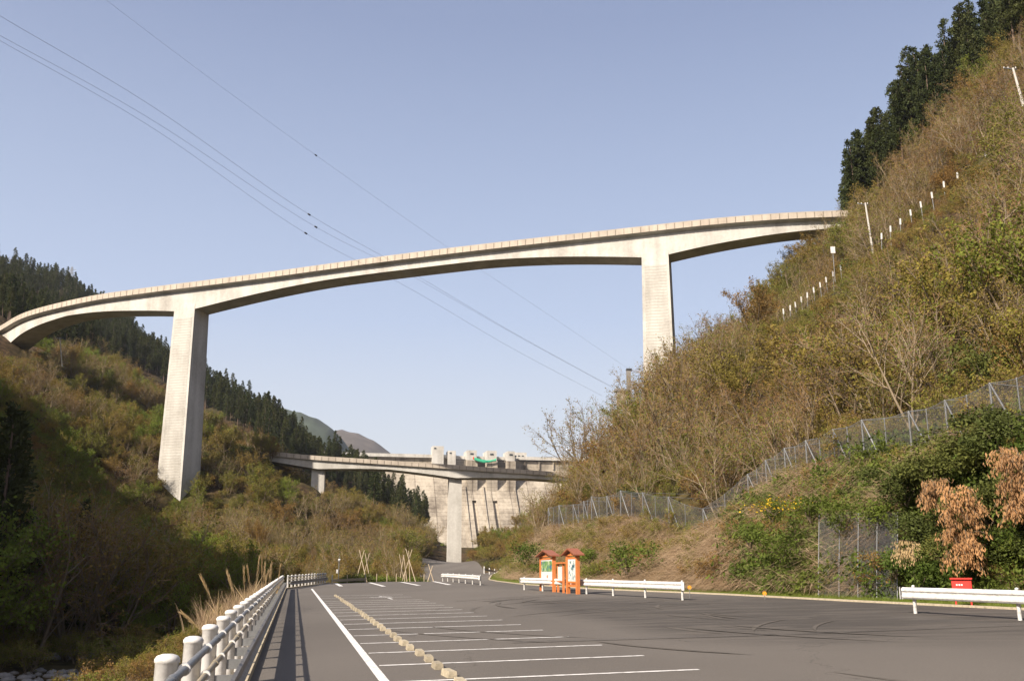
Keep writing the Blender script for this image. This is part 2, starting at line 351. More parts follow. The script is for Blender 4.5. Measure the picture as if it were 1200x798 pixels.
# far blue ridge behind the dam
def ridge(name, prof, D, depth, col):
    mb = MB(); n = 60; xs = np.linspace(prof[0][0], prof[-1][0], n); ys = np.interp(xs, [p[0] for p in prof], [p[1] for p in prof])
    V = []; rows = 14
    for j in range(rows):
        t = j/(rows-1)
        for i in range(n):
            yy = ys[i]+vnoise(np.array([xs[i]*1.]), np.array([j*9.]), 9, 5)[0]*2.5
            p = at(xs[i], yy, D); hz = p.z
            q = Vector((p.x*(1-.12*(1-t)), D-depth*(1-t), hz*math.sin(t*PI/2)**1.1-20*(1-t)))
            q.z += vnoise(np.array([q.x]), np.array([q.y]), depth*.12, 6)[0]*hz*.12*(math.sin(t*PI))
            V.append(q)
    for i in range(n):
        p = V[(rows-1)*n+i]; V.append(Vector((p.x, p.y+depth*.6, -50)))
    F = [(j*n+i, j*n+i+1, (j+1)*n+i+1, (j+1)*n+i) for j in range(rows) for i in range(n-1)]
    mb.add(V, F, 0, True)
    return tag(mb.build(name, mat(name+'_woods', col, .95, bump=1, nscale=.02, var=.5, detail=10)), kind='structure')
ridge('far_mountain', [(300,470),(355,486),(372,491),(390,502),(405,520),(425,545),(440,560)], 1900, 500, (.055,.075,.05))
ridge('distant_mountain', [(330,505),(380,505),(400,504),(420,508),(440,518),(455,530),(470,540),(520,560)], 2700, 700, (.12,.10,.085))

# ------------------------------------------------------------------ asphalt
def asphalt_mat():
    m = bpy.data.materials.new('asphalt'); m.use_nodes = True; n = m.node_tree; L = n.links; b = n.nodes['Principled BSDF']
    b.inputs['Roughness'].default_value = .9; b.inputs['Specular IOR Level'].default_value = .35
    ge = n.nodes.new('ShaderNodeNewGeometry')
    def nz(s, d=6, st=(1,1,1), rz=0, dist=0):
        mp = n.nodes.new('ShaderNodeMapping'); mp.inputs['Scale'].default_value = st; mp.inputs['Rotation'].default_value = (0,0,rz)
        L.new(ge.outputs['Position'], mp.inputs[0])
        q = n.nodes.new('ShaderNodeTexNoise'); q.inputs['Scale'].default_value = s; q.inputs['Detail'].default_value = d; q.inputs['Distortion'].default_value = dist; L.new(mp.outputs[0], q.inputs['Vector']); return q
    def ramp(src, p0, p1, c0, c1):
        r = n.nodes.new('ShaderNodeValToRGB'); r.color_ramp.elements[0].position = p0; r.color_ramp.elements[1].position = p1
        r.color_ramp.elements[0].color = (*c0,1); r.color_ramp.elements[1].color = (*c1,1); L.new(src.outputs[0], r.inputs[0]); return r
    def mul(a, c):
        x = n.nodes.new('ShaderNodeMix'); x.data_type = 'RGBA'; x.blend_type = 'MULTIPLY'; x.inputs[0].default_value = 1; L.new(a, x.inputs[6]); L.new(c, x.inputs[7]); return x.outputs[2]
    big = ramp(nz(.12, 4, (1,.5,1), .3), .35, .65, (.098,.086,.075), (.128,.113,.099))
    fine = ramp(nz(60, 3), .3, .7, (.72,.72,.72), (1.25,1.25,1.25))
    tyre = ramp(nz(.9, 5, (.22,.9,1), -.45, 2.2), .44, .60, (.66,.66,.67), (1,1,1))
    area = ramp(nz(.055, 2, (1,1,1), 0), .40, .52, (0,0,0), (1,1,1))
    # tyre marks only in the turning area right of the bays
    sx = n.nodes.new('ShaderNodeSeparateXYZ'); L.new(ge.outputs['Position'], sx.inputs[0])
    u = n.nodes.new('ShaderNodeMath'); u.operation = 'MULTIPLY_ADD'; L.new(sx.outputs[1], u.inputs[0]); u.inputs[1].default_value = .16; L.new(sx.outputs[0], u.inputs[2])
    g1 = n.nodes.new('ShaderNodeMapRange'); L.new(u.outputs[0], g1.inputs[0]); g1.inputs[1].default_value = 6.6; g1.inputs[2].default_value = 8.2
    g2 = n.nodes.new('ShaderNodeMapRange'); L.new(sx.outputs[1], g2.inputs[0]); g2.inputs[1].default_value = 19; g2.inputs[2].default_value = 24
    g3 = n.nodes.new('ShaderNodeMapRange'); L.new(sx.outputs[1], g3.inputs[0]); g3.inputs[1].default_value = 52; g3.inputs[2].default_value = 44
    mm = n.nodes.new('ShaderNodeMath'); mm.operation = 'MULTIPLY'; L.new(g1.outputs[0], mm.inputs[0]); L.new(g2.outputs[0], mm.inputs[1])
    m2 = n.nodes.new('ShaderNodeMath'); m2.operation = 'MULTIPLY'; L.new(mm.outputs[0], m2.inputs[0]); L.new(g3.outputs[0], m2.inputs[1])
    tm = n.nodes.new('ShaderNodeMix'); tm.data_type = 'RGBA'; L.new(m2.outputs[0], tm.inputs[0]); tm.inputs[6].default_value = (1,1,1,1); L.new(tyre.outputs[0], tm.inputs[7])
    tn = n.nodes.new('ShaderNodeMix'); tn.data_type = 'RGBA'; L.new(m2.outputs[0], tn.inputs[0]); tn.inputs[6].default_value = (1,1,1,1); tn.inputs[7].default_value = (.80,.79,.78,1)
    c = mul(mul(mul(big.outputs[0], fine.outputs[0]), tm.outputs[2]), tn.outputs[2])
    # a few hairline cracks
    vo = n.nodes.new('ShaderNodeTexVoronoi'); vo.feature = 'DISTANCE_TO_EDGE'; vo.inputs['Scale'].default_value = .12
    nn = nz(.8, 4); mp = n.nodes.new('ShaderNodeVectorMath'); mp.operation = 'MULTIPLY_ADD'; mp.inputs[1].default_value = (2.5,2.5,2.5); L.new(nn.outputs[1], mp.inputs[0]); L.new(ge.outputs['Position'], mp.inputs[2]); L.new(mp.outputs[0], vo.inputs['Vector'])
    ck = ramp(vo, .0008, .0022, (.65,.65,.65), (1,1,1)); c = mul(c, ck.outputs[0])
    L.new(c, b.inputs['Base Color'])
    bp = n.nodes.new('ShaderNodeBump'); bp.inputs['Strength'].default_value = .4; bp.inputs['Distance'].default_value = .01
    f2 = nz(90, 2); L.new(f2.outputs[0], bp.inputs['Height']); L.new(bp.outputs[0], b.inputs['Normal'])
    return m
M['asphalt'] = asphalt_mat()
ys = np.concatenate([np.arange(-60,0,3), np.arange(0,60,1), np.arange(60,288,2)]); nu = 40
V = []
for y in ys:
    a = np.interp(y, YL, XL); b = np.interp(y, YR, XR)
    xx = np.linspace(a, b, nu); zz = road_z(xx, np.full(nu, y)); V += [(xx[i], y, zz[i]) for i in range(nu)]
F = [(j*nu+i, j*nu+i+1, (j+1)*nu+i+1, (j+1)*nu+i) for j in range(len(ys)-1) for i in range(nu-1)]
mb = MB(); mb.add(V, F, 0, True); tag(mb.build('car_park_asphalt', M['asphalt']), kind='structure')
def gz1(x, y): return float(road_z([x], [y])[0])
def flat_strip(mb, p, q, w, lift=.006, n=6):
    """a painted line lying on the asphalt between two ground points"""
    p = Vector(p[:2]); q = Vector(q[:2]); d = (q-p).normalized(); s = Vector((-d.y, d.x))*w/2; V = []
    for i in range(n+1):
        c = p.lerp(q, i/n)
        for e in (s, -s): V.append((c.x+e.x, c.y+e.y, gz1(c.x+e.x, c.y+e.y)+lift))
    mb.add(V, [(2*i, 2*i+1, 2*i+3, 2*i+2) for i in range(n)])
def s_at(Y, u): return (Y-.2108*u)/.9775
def gpx(x, y):
    """where the ray through a pixel meets the car park plane"""
    lo, hi = 5, 300
    for _ in range(50):
        m_ = (lo+hi)/2; p = at(x, y, m_)
        if p.z > G(p.x, p.y): lo = m_
        else: hi = m_
    return at(x, y, lo)
# markings
mb = MB(); flat_strip(mb, RU(-10, 1.40), RU(s_at(80.5, 1.4), 1.40), .15, n=60)
tag(mb.build('edge_line', M['paint']), kind='structure')
Yk = [15.4+2.53*k for k in range(-4, 15)]+[55.6, 60.2]
base = None
mb = MB()
for k, Y in enumerate(Yk):
    s = s_at(Y, 1.55); drop = .55 if Y > 40 else .25
    flat_strip(mb, RU(s, 1.52), RU(s-drop*(Y/60)**2*2.2, 6.35), .13)
for a, b in (((392.8,683),(399.8,686.7)), ((433,682.3),(450,686.9)), ((468,681.3),(490.8,685.8)), ((504.8,680.4),(527,685))):
    flat_strip(mb, gpx(*a), gpx(*b), .35)
flat_strip(mb, gpx(365,686.2), gpx(392.8,683), .2); flat_strip(mb, RU(52.5, 5.0), RU(55.0, 5.0), .12)
tag(mb.build('parking_bay_lines', M['paint']), kind='structure')
# wheelchair pictogram in the far double bay
mb = MB(); cx, cy = RU(56.5, 4.6)
def disc(cx, cy, r0, r1, n=20, a0=0, a1=2*PI):
    V = []
    for i in range(n+1):
        t = a0+(a1-a0)*i/n
        for r in (r0, r1): x = cx+r*math.cos(t); y = cy+r*math.sin(t); V.append((x, y, gz1(x, y)+.01))
    mb.add(V, [(2*i, 2*i+1, 2*i+3, 2*i+2) for i in range(n)])
disc(cx, cy, .38, .55, a0=-2.6, a1=.9); disc(cx+.1, cy+1.15, .01, .17)
flat_strip(mb, (cx, cy+.95), (cx+.05, cy+.3), .16, .01, 2); flat_strip(mb, (cx+.05, cy+.3), (cx+.5, cy+.3), .14, .01, 2); flat_strip(mb, (cx+.5, cy+.3), (cx+.8, cy-.4), .14, .01, 2)
tag(mb.build('wheelchair_symbol', M['paint']), kind='structure')
# tyre arcs and a tar seam in the turning area
M['tyre'] = mat('tyre_rubber', (.082,.072,.062), .85, nscale=2.5, col2=(.112,.097,.082), thr=(.35,.6), spec=.3)
mb = MB(); rt_ = random.Random(12)
for i in range(22):
    u0 = rt_.uniform(7.5, 17); s0 = rt_.uniform(22, 46); cx, cy = RU(s0, u0); R_ = rt_.uniform(7, 16); a0 = rt_.uniform(1.9, 3.6); sp = rt_.uniform(.25, .6)
    for off in ((0, 1.45) if i % 2 else (0,)):
        V = []; n = 18; w_ = rt_.uniform(.10, .19)
        for k in range(n+1):
            t = a0+sp*k/n; wd = w_*min(1, 4*k/n, 4*(n-k)/n)
            for r_ in (R_+off-wd/2, R_+off+wd/2):
                x = cx+R_*.8+r_*math.cos(t); y = cy+r_*math.sin(t)-R_*.3; V.append((x, y, gz1(x, y)+.004+.0007*i))
        if all(float(inside(np.array([v[0]]), np.array([v[1]]))[0][0]) < -.4 for v in V[::6]): mb.add(V, [(2*k, 2*k+1, 2*k+3, 2*k+2) for k in range(n)])
tag(mb.build('tyre_marks', M['tyre']), kind='structure')
M['tar'] = mat('tar_seam', (.06,.053,.047), .7, nscale=3, col2=(.10,.088,.075), thr=(.3,.6))
mb = MB(); q0 = gpx(600, 753.5); q1 = gpx(905, 744.5); q2 = gpx(1230, 732); flat_strip(mb, q0, q1, .10, .03, 20); flat_strip(mb, q1, q2, .07, .03, 16)
q0 = gpx(640, 707); q1 = gpx(830, 700.5+7); flat_strip(mb, q0, q1, .12, .03, 14)
tag(mb.build('tar_seam', M['tar']), kind='structure')
# kerbs: left by the fence, right along the verge
def kerb(name, pts, w, h, m, spacing=2.0):
    mb = MB(); P = [Vector(p) for p in pts]; acc = 0; seg = []
    for a, b in zip(P[:-1], P[1:]):
        L = (b-a).length; n = max(1, int(L/spacing)); d = (b-a)/n
        for i in range(n):
            p = a+d*i; q = a+d*(i+1); g = d.normalized()*.012
            z0 = gz1(p.x, p.y); z1 = gz1(q.x, q.y)
            mb.bar((p.x+g.x, p.y+g.y, z0+h/2-.05), (q.x-g.x, q.y-g.y, z1+h/2-.05), w, h+.1)
    return tag(mb.build(name, m), kind='structure')
kerb('fence_kerb', [RU(-10, -.66), RU(s_at(80, -.66), -.66), (-19.0, 105)], .14, .12, M['curb'])
kerb('verge_kerb', [(np.interp(y, YR, XR)+.06, y) for y in (-20,0,16,31,40,50,64,82,100,112,122,134,150,165)], .15, .07, M['curb'])
# wheel stops, two to a bay
def ordw(n): return ('zeroth first second third fourth fifth sixth seventh eighth ninth tenth eleventh twelfth'.split()[n]) if n <= 12 else '%d%s' % (n, {1:'st',2:'nd',3:'rd'}.get(n % 10, 'th') if n // 10 != 1 else 'th')
mb = MB(); prof = [(-.075,0),(.075,0),(.06,.12),(-.06,.12)]
V = [(x, y, z) for y in (-.29, .29) for x, z in prof]
mb.add(V, [(0,1,2,3)[::-1], (4,5,6,7), (0,4,5,1)[::-1], (1,5,6,2)[::-1], (2,6,7,3)[::-1], (3,7,4,0)[::-1]])
ws = mb.mesh('wheel_stop', M['curb'])
bv = 0
n_ws = 0
for k in range(len(Yk)-1):
    Y0, Y1 = Yk[k], Yk[k+1]
    for j in (.26, .76):
        s = s_at(Y0+(Y1-Y0)*j, 2.42)
        x, y = RU(s, 2.42+random.uniform(-.03,.03)); o = link('wheel_stop', ws, None, (x, y, gz1(x, y)+.0))
        o.rotation_euler = (0, 0, math.atan2(.2108, .9775)+random.uniform(-.06,.06)); n_ws += 1
        sc_ = .98; o.scale = (sc_, sc_, sc_*.85)
        near = 'nearest' if k < 3 else ''
        tag(o, '%s weathered concrete wheel stop block counted from the near end of the row' % ordw(n_ws), 'wheel stop', 'wheel stops along the parking bays')

# ------------------------------------------------------------------ white post fence on the left
POSTH = 1.1
def post_mesh():
    mb = MB(); mb.lathe([(.085,-.3),(.085,POSTH-.06),(.092,POSTH-.055),(.092,POSTH-.03),(.075,POSTH-.008),(.04,POSTH+.004),(.001,POSTH+.006)], 20)
    return mb.mesh('fence_post', M['white'])
pm = post_mesh()
mbb = MB(); mbb.tube([(.0,-.035,0),(.0,.035,0)], .047, 12); clampm = mbb.mesh('clamp', M['white'])
mbb = MB(); mbb.tube([(-.16,0,0),(.05,0,0)], .012, 8); boltm = mbb.mesh('bracket', M['galv'])
def white_fence(label, pts, spacing, off):
    """posts between pts with two pipes and a guard beam on the inner side"""
    root = empty('post_and_rail_fence', (pts[0][0], pts[0][1], gz1(*pts[0])), label, 'fence', 'white post fences round the car park')
    r0 = root.location.copy()
    a = Vector(pts[0]); b = Vector(pts[1]); d = (b-a); L = d.length; d.normalize(); nrm = Vector((d.y, -d.x))*off
    n = int(L/spacing)
    def P(s, lat, h):
        p = a+d*s+nrm*lat; return Vector((p.x, p.y, gz1(p.x, p.y)+h))-r0
    ang = math.atan2(d.y, d.x)-PI/2
    for i in range(n+1):
        o = link('post', pm, root, P(i*spacing, 0, 0)+Vector((0,0,-.02)))
        o.rotation_euler = (random.uniform(-.012,.012), random.uniform(-.012,.012), 0)
        if i*spacing < 40:
            for h in (.97, .73):
                c = link('rail_clamp', clampm, root, P(i*spacing, .135, h)); c.rotation_euler = (0, 0, ang)
                c = link('bracket', boltm, root, P(i*spacing, .10, h)); c.rotation_euler = (0, 0, ang if off > 0 else ang+PI)
    for h, m, r, nm in ((.97, M['galv'], .032, 'top_rail'), (.73, M['tanpipe'], .030, 'middle_rail')):
        mb = MB(); q = [P(s, .135+random.uniform(-.004,.004), h+random.uniform(-.004,.004)) for s in np.arange(-spacing*.4, n*spacing+spacing*.3, spacing/2)]
        mb.tube(q, r, 10); 
        for s in np.arange(1.2, n*spacing, 4.0): mb.tube([P(s-.09, .135, h), P(s+.09, .135, h)], r+.008, 10)
        mb.build(nm, m, root)
    mb = MB()                                             # corrugated guard beam
    prof = [(.0,.15),(.035,.13),(.045,.09),(.0,.045),(-.005,0),(.0,-.045),(.045,-.09),(.035,-.13),(0,-.15)]
    ss = np.arange(-spacing*.4, n*spacing+spacing*.3, 2.0); V = []
    for s in ss:
        for lat, h in prof: V.append(P(s, .33+lat, .47+h))
    k = len(prof); F = [(i*k+j, i*k+j+1, (i+1)*k+j+1, (i+1)*k+j) for i in range(len(ss)-1) for j in range(k-1)]
    mb.add(V, F, 0, False); mb.build('guard_beam', M['dullsteel'], root)
    mb = MB()
    for i in range(n+1): mb.bar(P(i*spacing, .02, .47), P(i*spacing, .32, .47), .05, .12)
    tag(mb.build('beam_spacer', M['galv'], root), kind='stuff')
    return root
a = RU(-2.0, -.90); b = RU(s_at(81, -.90), -.90)
white_fence('long white post fence with two pipes running along the left edge of the car park', [a, b], 2.0, 1)
white_fence('short white post fence closing the far left end of the car park', [(b[0]+.25, b[1]+.8), (-19.6, 106)], 2.0, 1)

# ------------------------------------------------------------------ white guardrails
def guardrail(label, pts, spacing=4.0, side=1, endcap=(1,1), pk=.055, beamside=1):
    pts = [Vector(p[:2]) for p in pts]; r0 = Vector((pts[0].x, pts[0].y, gz1(*pts[0])))
    root = empty('guardrail', r0, label, 'guardrail', 'white guardrails beside the road')
    seg = [(q-p).length for p, q in zip(pts[:-1], pts[1:])]; L = sum(seg)
    def base(s):
        for i, l in enumerate(seg):
            if s <= l or i == len(seg)-1:
                d = (pts[i+1]-pts[i]).normalized(); return pts[i]+d*s, d
            s -= l
    def P(s, lat, h):
        p, d = base(s); q = p+Vector((d.y, -d.x))*lat*beamside; return Vector((q.x, q.y, gz1(q.x, q.y)+h))-r0
    n = max(1, round(L/spacing))
    for i in range(n+1):
        mb = MB(); mb.lathe([(pk,-.2),(pk,.80),(pk*1.05,.802),(pk*.7,.83),(.002,.84)], 14)
        o = mb.build('post', M['white'], root, P(L*i/n, 0, 0))
        mb = MB(); mb.bar(P(L*i/n, .04, .6), P(L*i/n, .12, .6), .07, .16); mb.build('bracket', M['white'], root)
    prof = [(.0,.175),(.02,.165),(.055,.12),(.058,.07),(.012,.025),(.008,0),(.012,-.025),(.058,-.07),(.055,-.12),(.02,-.165),(0,-.175)]
    ss = np.linspace(-.35, L+.35, max(8, int(L/1.2))); V = []
    k = len(prof)
    for s in ss:
        ex = min(max(s, 0), L); d = base(ex)[1]
        for lat, h in prof:
            q = P(ex, .12+lat, .60+h)+Vector((d.x, d.y, 0))*(s-ex); V.append(q)
        for lat, h in prof[::-1]:
            q = P(ex, .108+lat, .60+h)+Vector((d.x, d.y, 0))*(s-ex); V.append(q)
    kk = 2*k; F = [(i*kk+j, i*kk+(j+1) % kk, (i+1)*kk+(j+1) % kk, (i+1)*kk+j) for i in range(len(ss)-1) for j in range(kk)]
    mb = MB(); mb.add(V, F, 0, False); mb.build('beam', M['white'], root)
    for e, s in ((endcap[0], -.35), (endcap[1], L+.35)):
        if not e: continue
        ex = min(max(s, 0), L); d = base(ex)[1]; sg = -1 if s < 0 else 1
        mb = MB(); p = P(ex, .15, .6)+Vector((d.x, d.y, 0))*(s-ex)
        Q = []
        for i in range(9):
            t = PI*i/8-PI/2; Q.append((p.x+d.x*sg*math.cos(t)*.10+d.y*beamside*math.sin(t)*.07, p.y+d.y*sg*math.cos(t)*.10-d.x*beamside*math.sin(t)*.07))
        V = [(x, y, p.z-.18) for x, y in Q]+[(x, y, p.z+.18) for x, y in Q]
        mb.add(V, [(i, i+1, i+10, i+9) for i in range(8)]+[tuple(range(9)), tuple(range(9, 18))[::-1]]); mb.build('end_sleeve', M['white'], root)
    return root
a = gpx(1073,718.8); b = gpx(1183,726); d = (b-a)
guardrail('white guardrail nearest the camera at the right in front of the red box', [a, b, a+d*2.0, a+d*3.3], 3.9, beamside=1)
guardrail('white guardrail running past the information boards beside the verge', [gpx(800,703), gpx(760,700.5), gpx(727,698.5), gpx(697,696.5), gpx(614.5,691)], 4.0, beamside=-1)
guardrail('short white guardrail standing at the far middle before the bridge pier', [gpx(563,685.5), gpx(519,680.3)], 4.4, beamside=-1)
def gz2(x, y): return float(T([x], [y])[0])
g3 = [(-4.6,152),(-1.2,162),(4.5,176)]

# ------------------------------------------------------------------ information boards
def print_mat(name, kind):
    m = bpy.data.materials.new(name); m.use_nodes = True; n = m.node_tree; L = n.links; b = n.nodes['Principled BSDF']; b.inputs['Roughness'].default_value = .4
    tc = n.nodes.new('ShaderNodeTexCoord'); nz = n.nodes.new('ShaderNodeTexNoise'); nz.inputs['Scale'].default_value = 5 if kind else 3.2; nz.inputs['Detail'].default_value = 3
    L.new(tc.outputs['Object'], nz.inputs['Vector']); rp = n.nodes.new('ShaderNodeValToRGB'); rp.color_ramp.interpolation = 'CONSTANT'
    cols = [(0,(.05,.12,.28)),(.42,(.10,.24,.09)),(.5,(.22,.36,.14)),(.6,(.62,.60,.50))] if not kind else [(0,(.04,.06,.08)),(.40,(.10,.26,.30)),(.47,(.60,.60,.56)),(.6,(.72,.70,.66))]
    cr = rp.color_ramp
    for i, (p, c) in enumerate(cols):
        e = cr.elements[i] if i < 2 else cr.elements.new(p); e.position = p; e.color = (*c, 1)
    L.new(nz.outputs[0], rp.inputs[0]); L.new(rp.outputs[0], b.inputs['Base Color']); return m
M['map'] = print_mat('printed_map', 0); M['photo'] = print_mat('printed_photos', 1)
M['sheet'] = mat('printed_sheet', (.74,.74,.74), .4, nscale=9, col2=(.45,.46,.50), stretch=(1,1,6), thr=(.35,.55))
def board(pxl, pxr, htop, label, kind):
    a = gpx(*pxl); b = gpx(*pxr); mid = (a+b)/2; mid.z = gz1(mid.x, mid.y); wd = Vector((b.x-a.x, b.y-a.y, 0)); W = wd.length; rz = math.atan2(wd.y, wd.x)
    root = empty('information_board', mid, label, 'notice board', 'roofed information boards at the roadside', rz)
    ps = .19 if kind != 'small' else .12
    for sx in (-1, 1):
        mb = MB(); mb.box((sx*W/2, 0, htop/2-.1), (ps, ps, htop+.2)); mb.build('post', M['wood'], root)
    if kind == 'small':
        mb = MB(); mb.box((0,0,htop+.05), (W+.35, .3, .09)); mb.build('roof', M['wood'], root)
        mb = MB(); mb.box((0,-.0,htop-.55), (W-ps, .04, .80)); p = mb.build('panel', M['sheet'], root)
        mb = MB(); mb.box((0,0,htop-1.0), (W-ps, .06, .07)); mb.build('cross_rail', M['wood'], root)
        return root
    for z in (htop-.12, htop-1.42, .42): 
        mb = MB(); mb.box((0,0,z), (W-ps, .09, .10)); mb.build('cross_rail', M['wood'], root)
    mb = MB(); mb.box((0,0,htop-.77), (W-ps-.01, .05, 1.20)); pn = mb.build('panel', M['sheet'], root)
    mb = MB()
    if kind == 'map':
        mb.box((0,-.033,htop-.56), (W-ps-.12, .012, .62)); mb.build('map_print', M['map'], pn)
        mb = MB(); mb.box((.10,-.033,htop-1.17), (.22, .012, .18)); mb.build('orange_print', M['wood'], pn)
    else:
        mb.box((.04,-.033,htop-.78), (W-ps-.16, .012, 1.05)); mb.build('photo_print', M['photo'], pn)
    n = 5; iw = W-ps                                     # crossed lattice below the panel
    for i in range(4):
        x0 = -iw/2+iw*i/4; x1 = x0+iw/4
        for p, q in (((x0,.0), (x1,.0)),):
            mb = MB(); z0, z1 = .47, htop-1.47
            mb.bar((x0+.02,-.012,z0), (x1-.02,-.012,z1), .022, .035); mb.build('lattice_slat', M['wood'], root)
            mb = MB(); mb.bar((x0+.02,.012,z1), (x1-.02,.012,z0), .022, .035); mb.build('lattice_slat', M['wood'], root)
    rw = W/2+.30; rise = .34; dp = .62
    for sx in (-1, 1):
        mb = MB(); Q = [(0,rise),(sx*rw,0),(sx*rw,.06),(0,rise+.07)]
        V = [(x, y, htop+z) for y in (-dp/2, dp/2) for x, z in Q]
        mb.add(V, [(0,1,2,3),(7,6,5,4),(0,4,5,1),(1,5,6,2),(2,6,7,3),(3,7,4,0)]); mb.build('roof', M['roofwood'], root)
    mb = MB(); mb.box((0,-.06,htop+.04), (W+.3, .08, .09)); mb.build('tie_beam', M['wood'], root)
    mb = MB(); mb.box((0,-.06,htop+.18), (.10, .07, .22)); mb.build('king_post', M['wood'], root)
    for sx in (-1, 1):
        mb = MB(); mb.bar((sx*.08,-.06,htop+.09), (sx*.22,-.06,htop+.2), .06, .05); mb.build('strut', M['wood'], root)
    return root
board((634.4,692), (649.4,693.6), 2.05, 'tallest roofed orange wooden board with a green map, leftmost of three', 'map')
board((654.2,693.8), (660.4,694.8), 1.62, 'small flat-topped orange board with a white notice between the roofed two', 'small')
board((665.8,695.4), (677.3,696.2), 2.05, 'roofed orange wooden board with pictures, rightmost of three', 'photo')

# red hose box behind the near guardrail
p = at(1128, 691, 34.5); gzv = gz2(p.x, p.y); 
rb = empty('hose_box', (p.x, p.y, gzv), 'red metal hose box on legs behind the near white guardrail', 'box', None, -.5)
hb = p.z - gzv; rb.scale = (.86, .86, .94)
mb = MB(); mb.box((0,0,hb+.12), (.72,.42,.60)); bx_ = mb.build('body', M['redbox'], rb)
mb = MB(); mb.box((0,-.03,hb+.44), (.80,.54,.05)); mb.build('lid', M['redbox'], rb)
mb = MB(); mb.box((-.02,-.218,hb+.10), (.62,.015,.48)); dr = mb.build('door', M['redbox'], rb)
mb = MB()
for i in range(3): mb.box((-.17+i*.09,-.229,hb+.22), (.06,.006,.055))
mb.build('white_lettering', M['white'], dr)
for sx in (-.28, .28):
    mb = MB(); mb.box((sx,0,(hb-.18)/2-.1), (.06,.06,hb-.18+.2)); mb.build('leg', M['redbox'], rb)
# orange markers on the verge
for x, y, D, lb in ((808,688,46.5,'small round orange reflector beside the end of the middle guardrail'), (896,695,43.5,'small round orange reflector alone in the grass verge')):
    p = at(x, y, D); g = gz2(p.x, p.y); r = empty('reflector_post', (p.x, p.y, g), lb, 'reflector', 'orange reflectors on the verge')
    mb = MB(); mb.tube([(0,0,-.1),(0,0,max(.2,p.z-g))], .015, 6); mb.build('stake', M['galv'], r)
    mb = MB(); mb.tube([(0,-.01,p.z-g),(0,.03,p.z-g)], .085, 16); mb.build('disc', M['orange'], r)

